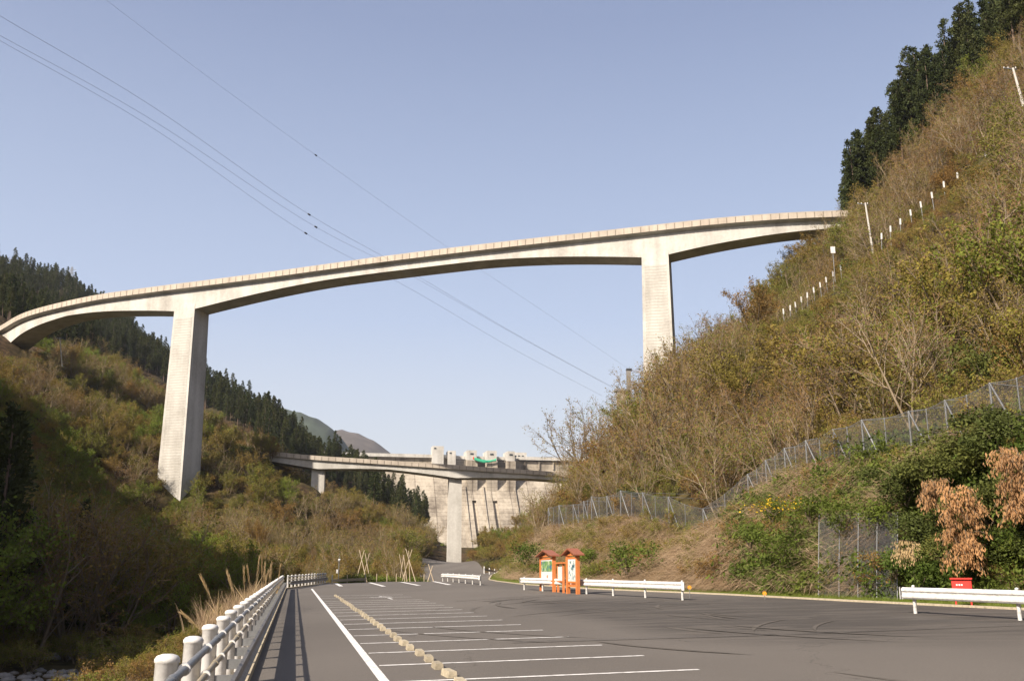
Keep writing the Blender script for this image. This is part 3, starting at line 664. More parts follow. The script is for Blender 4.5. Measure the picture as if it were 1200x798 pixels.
# ------------------------------------------------------------------ bridges
def spline(P, n):
    P = [Vector(p) for p in P]; out = []; m = len(P)-1
    for i in range(n):
        t = i/(n-1)*m; k = min(int(t), m-1); f = t-k
        a, b, c, d = P[max(k-1,0)], P[k], P[k+1], P[min(k+2,m)]
        out.append(.5*((2*b)+(c-a)*f+(2*a-5*b+4*c-d)*f*f+(3*b-a-3*c+d)*f**3))
    return out
def resample(P, step):
    s = [0]
    for a, b in zip(P[:-1], P[1:]): s.append(s[-1]+(b-a).length)
    L = s[-1]; n = int(L/step); out = []; ks = np.interp(np.linspace(0, L, n+1), s, range(len(s)))
    for k in ks:
        i = min(int(k), len(P)-2); out.append(P[i].lerp(P[i+1], k-i))
    return out, L
def bridge(name, label, ctrl, piers, W, box_w, PH, slab, dmid, dpier, reach, px_w, px_d, batter, lamp=False, ribs=True):
    """ctrl: points on top of the near parapet; piers: (index of point, base z)"""
    P, L = resample(spline(ctrl, 300), 1.0); n = len(P)
    root = empty(name, P[n//2], label, 'bridge'); r0 = root.location.copy()
    tan = [(P[min(i+1,n-1)]-P[max(i-1,0)]).normalized() for i in range(n)]
    out = [Vector((-t.y, t.x, 0)).normalized() for t in tan]          # points away from the camera
    pk = []
    for (pp, bz, nm) in piers:
        k = min(range(n), key=lambda i: (P[i].xy-Vector(pp[:2])).length); pk.append((k, bz, nm))
    def depth(i):
        q = min(abs(i-k) for k, _, _ in pk); t = min(1, q/reach); return dmid+(dpier-dmid)*(1-t)**1.7
    def sweep(nm, prof, mt, i0=0, i1=None, step=1, smooth=False):
        mb = MB(); V = []; ii = list(range(i0, i1 if i1 else n, step)); m_ = len(prof(0))
        for i in ii:
            for o_, z in prof(i): V.append(P[i]+out[i]*o_+Vector((0,0,z))-r0)
        F = [(a*m_+j, a*m_+(j+1) % m_, (a+1)*m_+(j+1) % m_, (a+1)*m_+j) for a in range(len(ii)-1) for j in range(m_)]
        F += [tuple(range(m_))[::-1], tuple(range((len(ii)-1)*m_, len(ii)*m_))]
        mb.add(V, F, 0, smooth); return mb.build(nm, mt, root)
    dz = -PH
    sweep('deck_slab', lambda i: [(.12,dz+.12),(W-.12,dz+.12),(W-.12,dz-slab),(W-(W-box_w)/2,dz-slab*2.0),((W-box_w)/2,dz-slab*2.0),(.12,dz-slab)], M['conc'])
    a = (W-box_w)/2
    sweep('box_girder', lambda i: [(a+.15,dz-slab*1.6),(W-a-.15,dz-slab*1.6),(W-a-.15-.03*depth(i),dz-slab*1.6-depth(i)),(a+.15+.03*depth(i),dz-slab*1.6-depth(i))], M['conc'])
    for side, o0 in ((0, 0), (1, W-.25)):
        sweep('parapet', lambda i: [(o0+.07,-.06),(o0+.18,-.06),(o0+.18,dz-slab+.04),(o0+.07,dz-slab+.04)], M['dullconc'])
        sweep('coping', lambda i: [(o0-.03,0),(o0+.26,0),(o0+.26,-.14),(o0-.03,-.14)], M['parapet'])
        mb = MB(); V = []                                  # facing panels with open joints between them
        o_ = o0-.02 if side == 0 else o0+.21
        st = 2
        for i in range(0, n-st, st):
            p = P[i]+out[i]*o_; q = P[i+st]+out[i+st]*o_; d = (q-p).normalized()*.085
            z0, z1 = dz-slab, -.14
            e = out[i]*.05
            mb.add([p+d+Vector((0,0,z0))-r0, q-d+Vector((0,0,z0))-r0, q-d+Vector((0,0,z1))-r0, p+d+Vector((0,0,z1))-r0,
                    p+d+e+Vector((0,0,z0))-r0, q-d+e+Vector((0,0,z0))-r0, q-d+e+Vector((0,0,z1))-r0, p+d+e+Vector((0,0,z1))-r0],
                   [(0,1,2,3),(5,4,7,6),(4,0,3,7),(1,5,6,2),(3,2,6,7),(4,5,1,0)])
        tag(mb.build('parapet_panel', M['parapet'], root), kind='stuff')
    for k, bz, nm in pk:
        c = P[k]+out[k]*(W/2); t = tan[k].copy(); t.z = 0; t.normalize(); o = out[k]
        ztop = P[k].z+dz-slab*1.2; hgt = ztop-bz
        def ring(z, grow): 
            w2 = px_w/2+batter*(ztop-z)*1.0+grow; d2 = px_d/2+batter*(ztop-z)*1.2+grow
            return [c+t*sx*w2+o*sy*d2-Vector((0,0,c.z-z))-r0 for sx, sy in ((-1,-1),(1,-1),(1,1),(-1,1))]
        mb = MB(); zs = [bz-4, ztop-dpier-slab, ztop]
        V = sum([ring(z, 0) for z in zs], []); F = [(i*4+j, i*4+(j+1) % 4, (i+1)*4+(j+1) % 4, (i+1)*4+j) for i in range(2) for j in range(4)]+[(3,2,1,0),(8,9,10,11)]
        mb.add(V, F); pier = mb.build('pier', M['conc'], root)
        if ribs:
            mb = MB(); z = ztop-dpier-2.0
            while z > bz-3:                                # board-marked lifts on the front face
                for sy in (-1, 1):
                    a_, b_ = ring(z, 0), ring(z-.42, 0)
                    p0, p1, p2, p3 = (a_[0], a_[1], b_[1], b_[0]) if sy < 0 else (a_[2], a_[3], b_[3], b_[2])
                    m_ = .10; v0 = p0.lerp(p1, m_); v1 = p1.lerp(p0, m_); v2 = p2.lerp(p3, m_); v3 = p3.lerp(p2, m_); e = o*sy*.09
                    mb.add([v0, v1, v2, v3, v0+e, v1+e, v2+e*.2, v3+e*.2], [(4,5,6,7),(0,1,5,4),(3,7,6,2),(1,2,6,5),(0,4,7,3)])
                z -= .72
            mb2 = MB(); z = ztop-dpier-2.0
            while z > bz-3:                                # joint between two lifts, coloured darker for the shade frontal sun leaves out
                for sy in (-1, 1):
                    a_, b_ = ring(z-.47, .02), ring(z-.56, .02)
                    p0, p1, p2, p3 = (a_[0], a_[1], b_[1], b_[0]) if sy < 0 else (a_[2], a_[3], b_[3], b_[2])
                    mb2.add([p0.lerp(p1,.1), p1.lerp(p0,.1), p2.lerp(p3,.1), p3.lerp(p2,.1)], [(0,1,2,3)])
                z -= .72
            tag(mb2.build('lift_joint', M['joint'], pier), kind='stuff'); tag(mb.build('formwork_rib', M['conc'], pier), kind='stuff')
    return root, P
hb_pts = [(-196,334,74.5),(-176,311,75.2),(-157.5,292.6,76.0),(-141.9,277.9,76.7),(-119.8,265.1,77.4),(-101.3,258.4,78.0),(-75.8,250.9,78.8),(-58.1,245.5,79.4),(-34.7,237.8,80.1),(-12.7,231.5,80.8),(8.3,226.2,81.5),(28.5,221.3,82.1),(44,217.4,82.6),(55.5,215.2,82.9),(67.2,214.1,83.3),(82,213.9,83.7),(98,215,84)]
bridge('highway_bridge', 'high curved concrete road bridge crossing the valley on tall piers', hb_pts,
       [((-88.3,255), float(T([-84],[256])[0]), 'left'), ((33.2,219.9), float(T([35],[223])[0]), 'right'), ((-160,294), float(T([-160],[298])[0]), 'far')],
       9.5, 7.2, 1.15, .38, 2.0, 5.9, 46, 6.2, 6.6, .012)
lb_px = [(303,528,283),(318,528.8,283.5),(366,533.5,285),(435,538,287),(528,544.3,290),(580,548,292),(627,551,294),(670,554,297)]
lb_pts = [at(*p) for p in lb_px]
pa = at(371.5,534,285.3); pb = at(536,544.8,290)
bridge('lower_bridge', 'lower straight concrete bridge in front of the dam', lb_pts,
       [(pa, float(T([pa.x],[pa.y+4])[0]), ''), (pb, 1.6, '')], 8.5, 7.6, .95, .30, 1.0, 2.3, 26, 3.7, 4.3, .005, ribs=False)

# ------------------------------------------------------------------ dam
DX, DY = -35, 798; DROT = math.atan2(26, 127)
dam = empty('concrete_dam', (DX, DY, 0), 'tall stained concrete gravity dam closing the valley behind the lower bridge', 'dam', None, DROT)
dm = Matrix.Translation((DX, DY, 0)) @ Matrix.Rotation(DROT, 4, 'Z')
def dlx(px, py=560):                                    # pixel column on the dam axis -> distance along the crest
    best = min(np.arange(-150, 150, .25), key=lambda u: abs(proj([dm @ Vector((u, 0, 80))])[0][0]-px)); return float(best)
def dz_(py, u=0): 
    Y = (dm @ Vector((u, 0, 0))).y; return at(560, py, Y).z
ZC = 94; slope = .78; ZB = -6
def prismx(mb, x0, x1, prof):
    n = len(prof); V = [(x, y, z) for x in (x0, x1) for y, z in prof]
    F = [(j, (j+1) % n, n+(j+1) % n, n+j) for j in range(n)]+[tuple(range(n))[::-1], tuple(range(n, 2*n))]
    mb.add(V, F)
zc0 = ZC-9                                              # top of the sloping face
def face(extra=0): return [(10, ZC-2), (-2, ZC-2), (-2, zc0), (-2-slope*(zc0-ZB)-extra, ZB), (10, ZB)]
slots = [(dlx(547.8), dlx(552.8)), (dlx(571.4), dlx(576.6))]
edges = [-160, dlx(484), dlx(505)]
mb = MB(); x = -160
spill0, spill1 = dlx(538), dlx(600)
prismx(mb, -160, spill0, face())
prismx(mb, spill1, 120, face())
zt, zb = dz_(603)-0, dz_(652)
def slotface(zt, zb):
    f = lambda z: -2-slope*(zc0-z)
    return [(10, ZC-2), (-2, ZC-2), (-2, zc0), (f(zt), zt), (f(zt)+16, zt), (f(zt)+16, zb), (f(zb), zb), (f(ZB), ZB), (10, ZB)]
cur = spill0
for a_, b_ in slots:
    prismx(mb, cur, a_, face(1.5)); prismx(mb, a_, b_, slotface(58, 12)); cur = b_
prismx(mb, cur, spill1, face(1.5))
mb.build('dam_face', M['dam'], dam)
# spillway piers and gate towers
tw = [(505,518,524,0),(523,532,529.5,0),(543.5,555.5,530,1),(566.5,578.5,530.5,1),(590,599.5,531,1)]
for a_, b_, top, low in tw:
    u0, u1 = dlx(a_), dlx(b_); zt = dz_(top, (u0+u1)/2); mb = MB()
    if low:
        prismx(mb, u0, u1, [(6, ZC), (-17, ZC-4), (-17, 62), (-17-slope*30, 32), (6, 32)]); mb.build('spillway_pier', M['dam'], dam)
        mb = MB(); prismx(mb, u0+.2, u1-.2, [(4, ZC), (-14, ZC-4), (-14, zt), (4, zt)]); t_ = mb.build('gate_tower', M['conc'], dam)
        mb = MB(); mb.box(((u0+u1)/2, -14.1, zt-2.8), (2.6, .4, 1.2)); mb.build('window', M['glass'], t_)
        mb = MB(); mb.box(((u0+u1)/2, -17.1, 78), (1.6, .4, 1.6)); mb.build('opening', M['glass'], dam)
    else:
        prismx(mb, u0, u1, [(3, ZC-10), (-8, ZC-10), (-8, zt), (3, zt)]); t_ = mb.build('gate_tower', M['conc'], dam)
        mb = MB(); mb.box((u0+2, -8.1, zt-1.8), (1.6, .4, 1.0)); mb.build('window', M['glass'], t_)
u0, u1 = dlx(599), dlx(617); zt = dz_(530, u0)
mb = MB(); prismx(mb, u0-4, u1, [(10, ZC-3), (-1, ZC-3), (-1, zt), (10, zt)]); cb = mb.build('control_building', M['conc'], dam)
for i in range(4):
    mb = MB(); mb.box((u0-1+(u1-u0)*(i+.3)/4, -1.1, zt-3), (1.8, .4, 1.1)); mb.build('window', M['glass'], cb)
mb = MB(); prismx(mb, -158, spill0-3, [(6, ZC+1.4), (-4.5, ZC+1.4), (-4.5, ZC-1.2), (6, ZC-1.2)]); prismx(mb, spill1+4, 118, [(6, ZC+1.4), (-4.5, ZC+1.4), (-4.5, ZC-1.2), (6, ZC-1.2)]); mb.build('crest_road', M['conc'], dam)
mb = MB(); prismx(mb, -157, spill0-3.2, [(-2, ZC-1.3), (-3.2, ZC-1.3), (-3.2, ZC-2.4), (-2, ZC-2.4)]); mb.build('crest_beam', M['dam'], dam)
for (a_, b_) in ((532,543.5),(555.5,566.5),(578.5,590)):
    u0, u1 = dlx(a_), dlx(b_)
    mb = MB(); prismx(mb, u0, u1, [(6, ZC+1), (-3, ZC+1), (-3, ZC-1.5), (6, ZC-1.5)]); mb.build('crest_bridge', M['conc'], dam)
    mb = MB()
    for i in range(9): 
        xx = u0+(u1-u0)*(i+.5)/9; mb.box((xx, -8, ZC-5.2), (.35, .5, 5.5))
    mb.box(((u0+u1)/2, -8, ZC-2.6), (u1-u0, .8, .7)); mb.build('gate', M['darkmetal'], dam)
for i in range(7):
    xx = spill1+10+i*12; mb = MB(); mb.box((xx, -2.7, ZC-5), (.7, 1.2, 7)); mb.build('crest_bracket', M['dam'], dam)
for px in (541, 562, 598):                     # training walls down the spillway
    u0 = dlx(px); mb = MB(); f = lambda z: -2-slope*(zc0-z)
    n = 5; prismx(mb, u0-.5, u0+.6, [(f(70), 70), (f(70)-2.4, 70), (f(20)-2.0, 20), (f(2)-2.0, 2), (f(2), 2)]); mb.build('training_wall', M['dam'], dam)
# green streamer hung across the gates
p0 = dm @ Vector((dlx(549.5), -19, dz_(539.5))); p1 = dm @ Vector((dlx(576.5), -19, dz_(541)))
st = empty('streamer', p0, 'long green streamer with a red mouth hung across the dam gates', 'streamer'); d = p1-p0
prof = [(0,.9),(.06,1.1),(.2,1.35),(.45,1.3),(.7,1.0),(.85,.75),(.93,.9),(1,1.5)]
def stream(i0, i1, nm, m):
    mb = MB(); V = []; F = []; k = 10
    for t, r in prof[i0:i1]:
        c = d*t+Vector((0,0,-2.2*math.sin(t*PI)))
        for j in range(k): a_ = 2*PI*j/k; V.append(c+Vector((0, math.cos(a_)*r*.5, math.sin(a_)*r)))
    for i in range(i1-i0-1):
        for j in range(k): F.append((i*k+j, i*k+(j+1) % k, (i+1)*k+(j+1) % k, (i+1)*k+j))
    mb.add(V, F, 0, True); mb.build(nm, m, st)
stream(0, 2, 'mouth', M['red_cloth']); stream(1, 8, 'body', M['green_cloth'])

# ------------------------------------------------------------------ vegetation prototypes
def rdir(v, spread, r):
    a = Vector((r.gauss(0,1), r.gauss(0,1), r.gauss(0,1))).normalized(); return (v+a*spread).normalized()
class LB:
    """fast collector of leaf and twig slivers"""
    def __init__(s): s.v = []; s.f = []; s.m = []
    def card(s, p, d, w, l, r, mi, tip=.35):
        a = d.cross(Vector((r.gauss(0,1), r.gauss(0,1), r.gauss(0,1)))).normalized()*w/2
        b = len(s.v); m_ = p+d*l*.5
        s.v += [p, m_+a, p+d*l, m_-a]; s.f.append((b, b+1, b+2, b+3)); s.m.append(mi)
    def sliver(s, p, d, w, l, r, mi):
        a = d.cross(Vector((r.gauss(0,1), r.gauss(0,1), r.gauss(0,1)))).normalized()*w/2
        b = len(s.v); s.v += [p-a, p+a, p+d*l]; s.f.append((b, b+1, b+2)); s.m.append(mi)
def limb(mb, p, d, L, r0, r1, r, segs, n, sag=0, wob=.12, mi=0):
    P = [p]; 
    for i in range(segs):
        d = (rdir(d, wob, r)+Vector((0,0,sag))).normalized(); P.append(P[-1]+d*L/segs)
    mb.tube(P, [r0+(r1-r0)*i/segs for i in range(segs+1)], n, False, mi, True); return P, d
def make_bare(seed, Ht, stems, spread, leafn, twign, leafsz, leafmat, barkmat, lean=0, fine=1.0, up=.15):
    r = random.Random(seed); mb = MB(); lb = LB()
    for k in range(stems):
        th = 2*PI*k/stems+r.uniform(-.6,.6)
        d0 = Vector((math.cos(th)*spread*.55+lean, math.sin(th)*spread*.55, 1)).normalized()
        P0, _ = limb(mb, Vector((math.cos(th)*.1, math.sin(th)*.1, -.3)), d0, Ht*.72, Ht*.013*(1.3 if stems < 3 else 1), Ht*.004, r, 5, 5, 0, .10)
        for b1 in range(7):
            t = .25+.75*b1/6; q = t*(len(P0)-1); i = min(int(q), len(P0)-2); p = P0[i].lerp(P0[i+1], q-i)
            d1 = rdir((P0[-1]-P0[0]).normalized()*.6+Vector((0,0,up)), spread*.95, r); L1 = Ht*.42*(1.1-.45*t)
            P1, _ = limb(mb, p, d1, L1, Ht*.005, Ht*.002, r, 4, 4, .05, .16)
            for b2 in range(6):
                t2 = .25+.75*b2/5; q = t2*(len(P1)-1); i = min(int(q), len(P1)-2); p2 = P1[i].lerp(P1[i+1], q-i)
                d2 = rdir((P1[-1]-P1[0]).normalized(), .75, r); L2 = L1*.45
                P2, _ = limb(mb, p2, d2, L2, Ht*.0024, Ht*.0010, r, 2, 3, .04, .2)
                for b3 in range(twign):
                    p3 = P2[0].lerp(P2[-1], r.uniform(.1,1)); d3 = rdir((P2[-1]-P2[0]).normalized(), .9, r)
                    lb.sliver(p3, d3, .022*fine, r.uniform(.4,1.0)*Ht*.10, r, 1)
                    for _ in range(leafn):
                        c = p3+d3*r.uniform(0, Ht*.09)+Vector((r.gauss(0,.1), r.gauss(0,.1), r.gauss(0,.1)))
                        s_ = leafsz*r.uniform(.6,1.4); lb.card(c, rdir(Vector((0,0,-.2)), 1, r), s_*.7, s_, r, 2)
    return mb, lb, (barkmat, M['twig'], leafmat)
def cedar_proto(seed, Ht, R, cards, bare=.25, csz=.62):
    r = random.Random(seed); mb = MB(); lb = LB()
    limb(mb, Vector((0,0,-.6)), Vector((0,0,1)), Ht*.97, Ht*.013, Ht*.003, r, 5, 6, 0, .01)
    ph = [r.uniform(0, 2*PI) for _ in range(4)]
    br = []
    nb = 70
    for b in range(nb):                                   # boughs, each carrying its own spray of needles
        t = (b+r.random())/nb; z = Ht*(bare+(1-bare)*t); th = r.uniform(0, 2*PI)
        rr = R*(1-t)**.72*(.62+.38*t)*(1+.22*math.sin(3*th+ph[0])+.2*math.sin(11*t+ph[1]))*r.uniform(.7,1.15)+.25
        br.append((z, th, rr, t))
    for z, th, rr, t in br:
        o = Vector((math.cos(th), math.sin(th), 0)); k = int(cards/nb*(.55+.9*(1-t)))
        for _ in range(k):
            f = r.random()**.55
            c = Vector((0,0,z))+o*rr*f+Vector((0,0,-.28*rr*f*f+.25*math.sin(f*3)))+Vector((r.gauss(0,.28), r.gauss(0,.28), r.gauss(0,.24)))*(.5+rr*.3)
            lb.card(c, rdir(o*.5+Vector((0,0,.35)), .55, r), csz*.55*r.uniform(.7,1.3), csz*r.uniform(.7,1.4), r, 1)
    return mb, lb, (M['cedarbark'], M['cedar'])
def bush_proto(seed, R, Ht, cards, sz, m, droop=0):
    r = random.Random(seed); mb = MB(); lb = LB()
    ph = [r.uniform(0,6) for _ in range(6)]
    for k in range(7):
        th = r.uniform(0,6.28); limb(mb, Vector((0,0,-.2)), Vector((math.cos(th)*.6, math.sin(th)*.6, 1)).normalized(), Ht*.8, .035*Ht/2, .01, r, 3, 4, 0, .15)
    cl = [(Vector((r.gauss(0,R*.42), r.gauss(0,R*.42), Ht*r.uniform(.15,.88))), R*r.uniform(.25,.5)) for _ in range(16)]
    for i in range(cards):
        c, q = cl[i % 16]; v = Vector((r.gauss(0,1), r.gauss(0,1), r.gauss(0,.8))).normalized()*q*r.random()**.4
        s_ = sz*r.uniform(.6,1.4); lb.card(c+v, rdir(v.normalized()*.5+Vector((0,0,-droop)), .8, r), s_*.5, s_, r, 1)
    return mb, lb, (M['bark'], m)
def grass_proto(seed, n, L, w, m, droop, R=.35, down=0):
    r = random.Random(seed); lb = LB()
    for _ in range(n):
        p = Vector((r.gauss(0,R), r.gauss(0,R), -.05)); d = rdir(Vector((0,-down*.4,1)), .35, r); l = L*r.uniform(.5,1.2)
        a = d.cross(Vector((r.gauss(0,1), r.gauss(0,1), .1))).normalized()*w/2; b = len(lb.v)
        for i in range(4):
            t = i/3; wd = a*(1-.85*t); lb.v += [p-wd, p+wd]; d = (d+Vector((d.x*droop*.6, d.y*droop*.6-down*.35, -droop*.55*(1+i)))).normalized(); p = p+d*l/3
        for i in range(3): lb.f.append((b+2*i, b+2*i+1, b+2*i+3, b+2*i+2)); lb.m.append(0)
    return MB(), lb, (m,)
def to_meshes(name, parts):
    """whole plant as one mesh, plus trunk and crown apart"""
    mb, lb, mats = parts
    whole = bpy.data.meshes.new(name); b = len(mb.v)
    whole.from_pydata(mb.v+[tuple(v) for v in lb.v], [], mb.f+[tuple(b+i for i in f) for f in lb.f])
    for m_ in mats: whole.materials.append(m_)
    whole.polygons.foreach_set('material_index', mb.m+lb.m); whole.polygons.foreach_set('use_smooth', mb.sm+[False]*len(lb.f)); whole.update()
    tr = cr = None
    if mb.v:
        tr = mb.mesh(name+'_trunk', *mats)
        cr = bpy.data.meshes.new(name+'_crown'); cr.from_pydata([tuple(v) for v in lb.v], [], lb.f)
        for m_ in mats: cr.materials.append(m_)
        cr.polygons.foreach_set('material_index', lb.m); cr.update()
    return whole, tr, cr
PR = {}
PR['twiggy'] = [to_meshes('bare_tree', make_bare(100+i, 7.0, [2,3,4][i], .62, 1, 8, .13, M['leaf'], M['palebark'])) for i in range(3)]
PR['leafy'] = [to_meshes('leafing_tree', make_bare(200+i, 6.5, [3,2,3][i], .66, 6, 6, .15, M['leaf'], M['bark'])) for i in range(3)]
PR['fresh'] = [to_meshes('green_tree', make_bare(300+i, 6.0, 3, .66, 7, 5, .15, M['fresh'], M['bark'])) for i in range(2)]
PR['cedar'] = [to_meshes('cedar_tree', cedar_proto(400+i, [18,15.5,19.5,17][i], [3.0,2.6,3.5,2.8][i], 3600, [.20,.3,.15,.26][i], .44)) for i in range(4)]
M['olive'] = foliage('olive_leaves', [(.21,.12,.035), (.18,.14,.028), (.13,.13,.022), (.20,.13,.032)], .35, .45)
PR['bushy'] = [to_meshes('leafy_bush', bush_proto(550+i, 2.3, 4.2, 2600, .19, M['olive'])) for i in range(3)]
PR['evergreen'] = [to_meshes('evergreen_bush', bush_proto(500+i, 1.9, 3.0, 2600, .22, M['evergreen'])) for i in range(2)]
PR['scrub'] = [to_meshes('scrub', make_bare(600+i, 3.0, 4, .75, 2, 5, .12, M['leaf'], M['bark'])) for i in range(2)]
PR['ivy'] = [to_meshes('bramble', bush_proto(700+i, .9, .9, 700, .14, M['ivy'])) for i in range(2)]
PR['dry'] = [to_meshes('dry_grass', grass_proto(800+i, 70, 2.1, .026, M['dry'], .6, .4, 1.0)) for i in range(2)]
PR['grass'] = [to_meshes('grass', grass_proto(850+i, 60, .26, .016, M['grass'], .3, .22)) for i in range(2)]

def scatter(name, kind, P, Z, scl, protos, label=None, cat=None, yaw=None, tilt=None):
    """points that carry instances of real plant meshes"""
    n = len(P)
    if n == 0: return
    me = bpy.data.meshes.new(name); me.from_pydata([(P[i][0], P[i][1], Z[i]) for i in range(n)], [], [])
    a = me.attributes.new('scl', 'FLOAT', 'POINT'); a.data.foreach_set('value', np.asarray(scl, np.float32))
    rot = np.zeros((n, 3), np.float32); rot[:,2] = rng.uniform(0, 2*PI, n) if yaw is None else yaw
    if tilt is not None: rot[:,0] = tilt
    a = me.attributes.new('rot', 'FLOAT_VECTOR', 'POINT'); a.data.foreach_set('vector', rot.ravel())
    a = me.attributes.new('pick', 'INT', 'POINT'); a.data.foreach_set('value', rng.integers(0, len(protos), n).astype(np.int32))
    o = link(name, me)
    col = bpy.data.collections.new(name+'_kinds')
    for i, pr in enumerate(protos):
        q = bpy.data.objects.new('%s_%02d' % (name, i), pr[0]); col.objects.link(q)
    g = bpy.data.node_groups.new(name, 'GeometryNodeTree')
    g.interface.new_socket('Geometry', in_out='INPUT', socket_type='NodeSocketGeometry'); g.interface.new_socket('Geometry', in_out='OUTPUT', socket_type='NodeSocketGeometry')
    N = g.nodes; i_ = N.new('NodeGroupInput'); o_ = N.new('NodeGroupOutput'); ip = N.new('GeometryNodeInstanceOnPoints'); ci = N.new('GeometryNodeCollectionInfo')
    ci.inputs['Collection'].default_value = col; ci.inputs['Separate Children'].default_value = True; ci.inputs['Reset Children'].default_value = True
    def attr(nm, t):
        q = N.new('GeometryNodeInputNamedAttribute'); q.data_type = t; q.inputs['Name'].default_value = nm; return q.outputs['Attribute']
    g.links.new(i_.outputs[0], ip.inputs['Points']); g.links.new(ci.outputs[0], ip.inputs['Instance']); ip.inputs['Pick Instance'].default_value = True
    g.links.new(attr('pick', 'INT'), ip.inputs['Instance Index']); g.links.new(attr('rot', 'FLOAT_VECTOR'), ip.inputs['Rotation']); g.links.new(attr('scl', 'FLOAT'), ip.inputs['Scale'])
    g.links.new(ip.outputs[0], o_.inputs[0]); md = o.modifiers.new('scatter', 'NODES'); md.node_group = g
    tag(o, label, cat, None, 'stuff'); return o

# ------------------------------------------------------------------ where plants grow
wp = [(918,365,168),(926,361,168),(932,357,168),(939,351,168),(946,346,168),(953.5,340,168),(961,334,168),(968,328,168),(976,321,168),(985,314,168),(1033,277,145),(1043.5,268.5,144),(1055,260,143),(1067,249.5,142),(1079,240,141),(1092,229,140),(1106,216.5,139),(1122,206,138),(1155,182,134)]
def los(P, top):
    """can the camera see the top of a plant over the ground between"""
    ok = np.ones(len(P), bool); c = np.array([0, 0, H])
    for t in np.linspace(.06, .97, 40):
        x = P[:,0]*t; y = P[:,1]*t; z = H+(top-H)*t; idx = np.where(ok)[0]
        if len(idx) == 0: break
        ok[idx] &= T(x[idx], y[idx]) < z[idx]+1.0
    return ok
def candidates(x0, x1, y0, y1, sp):
    xs = np.arange(x0, x1, sp); ys = np.arange(y0, y1, sp); X, Y = np.meshgrid(xs, ys)
    X = X.ravel()+rng.uniform(-.5,.5,X.size)*sp; Y = Y.ravel()+rng.uniform(-.5,.5,Y.size)*sp; return X, Y
def fence_d(x, y):
    """how far up the slope behind the rockfall fence"""
    fp = np.array([[*at(a, b, D)[:2]] for a, b, D in fence_px]); fx = np.interp(y, fp[:,1], fp[:,0], left=fp[0,0]+8, right=-1.5)
    return x-fx
cedar_left = ([-80,0,100,200,250,330,400,450,520], [400,404,414,447,484,536,584,606,622])
cedar_right = ([960,997,1038,1060,1090,1124,1162,1200,1260], [250,246,208,170,146,108,74,52,30])
trees = {'bushy': [], 'twiggy': [], 'leafy': [], 'fresh': [], 'cedar': [], 'evergreen': [], 'scrub': []}
def zone(x0, x1, y0, y1, sp, fn):
    X, Y = candidates(x0, x1, y0, y1, sp)
    inv = (np.abs(X/np.maximum(Y, 1)) < .62); X, Y = X[inv], Y[inv]
    d, dl = inside(X, Y); keep = d > 2.0; X, Y = X[keep], Y[keep]
    Z = T(X, Y); px, py = proj(np.stack([X, Y, Z], 1)); fn(X, Y, Z, px, py)
def blocked(x, y):
    """kept clear: bridge piers, lower bridge view, dam foot"""
    return (np.hypot(x+87, y-259) < 6.5) | (np.hypot(x-34, y-224) < 7) | ((np.abs(x+14+(290-y)*.05) < 3.5) & (y < 300) & (y > 100)) 
def right_hill(X, Y, Z, px, py):
    fd = fence_d(X, Y); ok = (fd > 2.0) & (px > 560) & (px < 1330) & (Y < 330) & ~blocked(X, Y)
    r = rng.random(len(X)); bnd = np.interp(px, *cedar_right); ced = ((py < bnd+12) & (px > 997) & (Y > 60)) | ((X > 69) & (X+Y*1.15 > 303) & (px > 997))
    nz = vnoise(X, Y, 14, 11)*1.3+vnoise(X, Y, 6, 12)*.6
    for i in np.where(ok)[0]:
        if ced[i]:
            if r[i] < .97: trees['cedar'].append((X[i], Y[i], Z[i], .78+.4*rng.random()))
        else:
            if rng.random() < .25: continue
            v = nz[i]+rng.normal()*.15; D = Y[i]; s = (.75+.75*rng.random())*(.75 if fd[i] < 8 else 1)
            lowz = py[i] > 560
            if px[i] < 700 and fd[i] < 7: s *= .7
            k = 'twiggy' if v < .14 else ('leafy' if v < .78 else 'fresh')
            if k != 'fresh' and rng.random() < (.16 if v < .1 else .34): k = 'bushy'; s *= .95
            if rng.random() < .03: k = 'evergreen'
            trees[k].append((X[i], Y[i], Z[i], s))
zone(-3, 190, 38, 330, 3.1, right_hill)
def left_front(X, Y, Z, px, py):
    bnd = np.interp(px, *cedar_left); ok = (py > bnd) & (px > -60) & (px < 640) & (Z > -6.3) & (X < -8) & ~blocked(X, Y) & (Y < 420)
    ok &= ~((px > 385) & (Y < 140)) 
    d, dl = inside(X, Y); ok &= (dl > 9) | (Y > 118)
    ok &= ~((X > -45) & (Y < 100))
    nz = vnoise(X, Y, 26, 21)+vnoise(X, Y, 9, 22)*.6
    for i in np.where(ok)[0]:
        v = nz[i]+rng.normal()*.15; s = .6+.8*rng.random()
        if Y[i] < 175 and px[i] > 330: s *= .6
        k = 'twiggy' if v < -.02 else ('leafy' if v < .34 else 'fresh')
        if rng.random() < (.15 if v < 0 else .4): k = 'bushy'
        if rng.random() < .03: k = 'evergreen'
        trees[k].append((X[i], Y[i], Z[i], s))
zone(-260, 5, 55, 420, 4.1, left_front)
def valley(X, Y, Z, px, py):
    ok = (px > 520) & (px < 660) & (X < 60)
    for i in np.where(ok)[0]: trees['leafy' if rng.random() < .6 else 'fresh'].append((X[i], Y[i], Z[i], .8+.5*rng.random()))
zone(-14, 45, 306, 520, 6.5, valley)
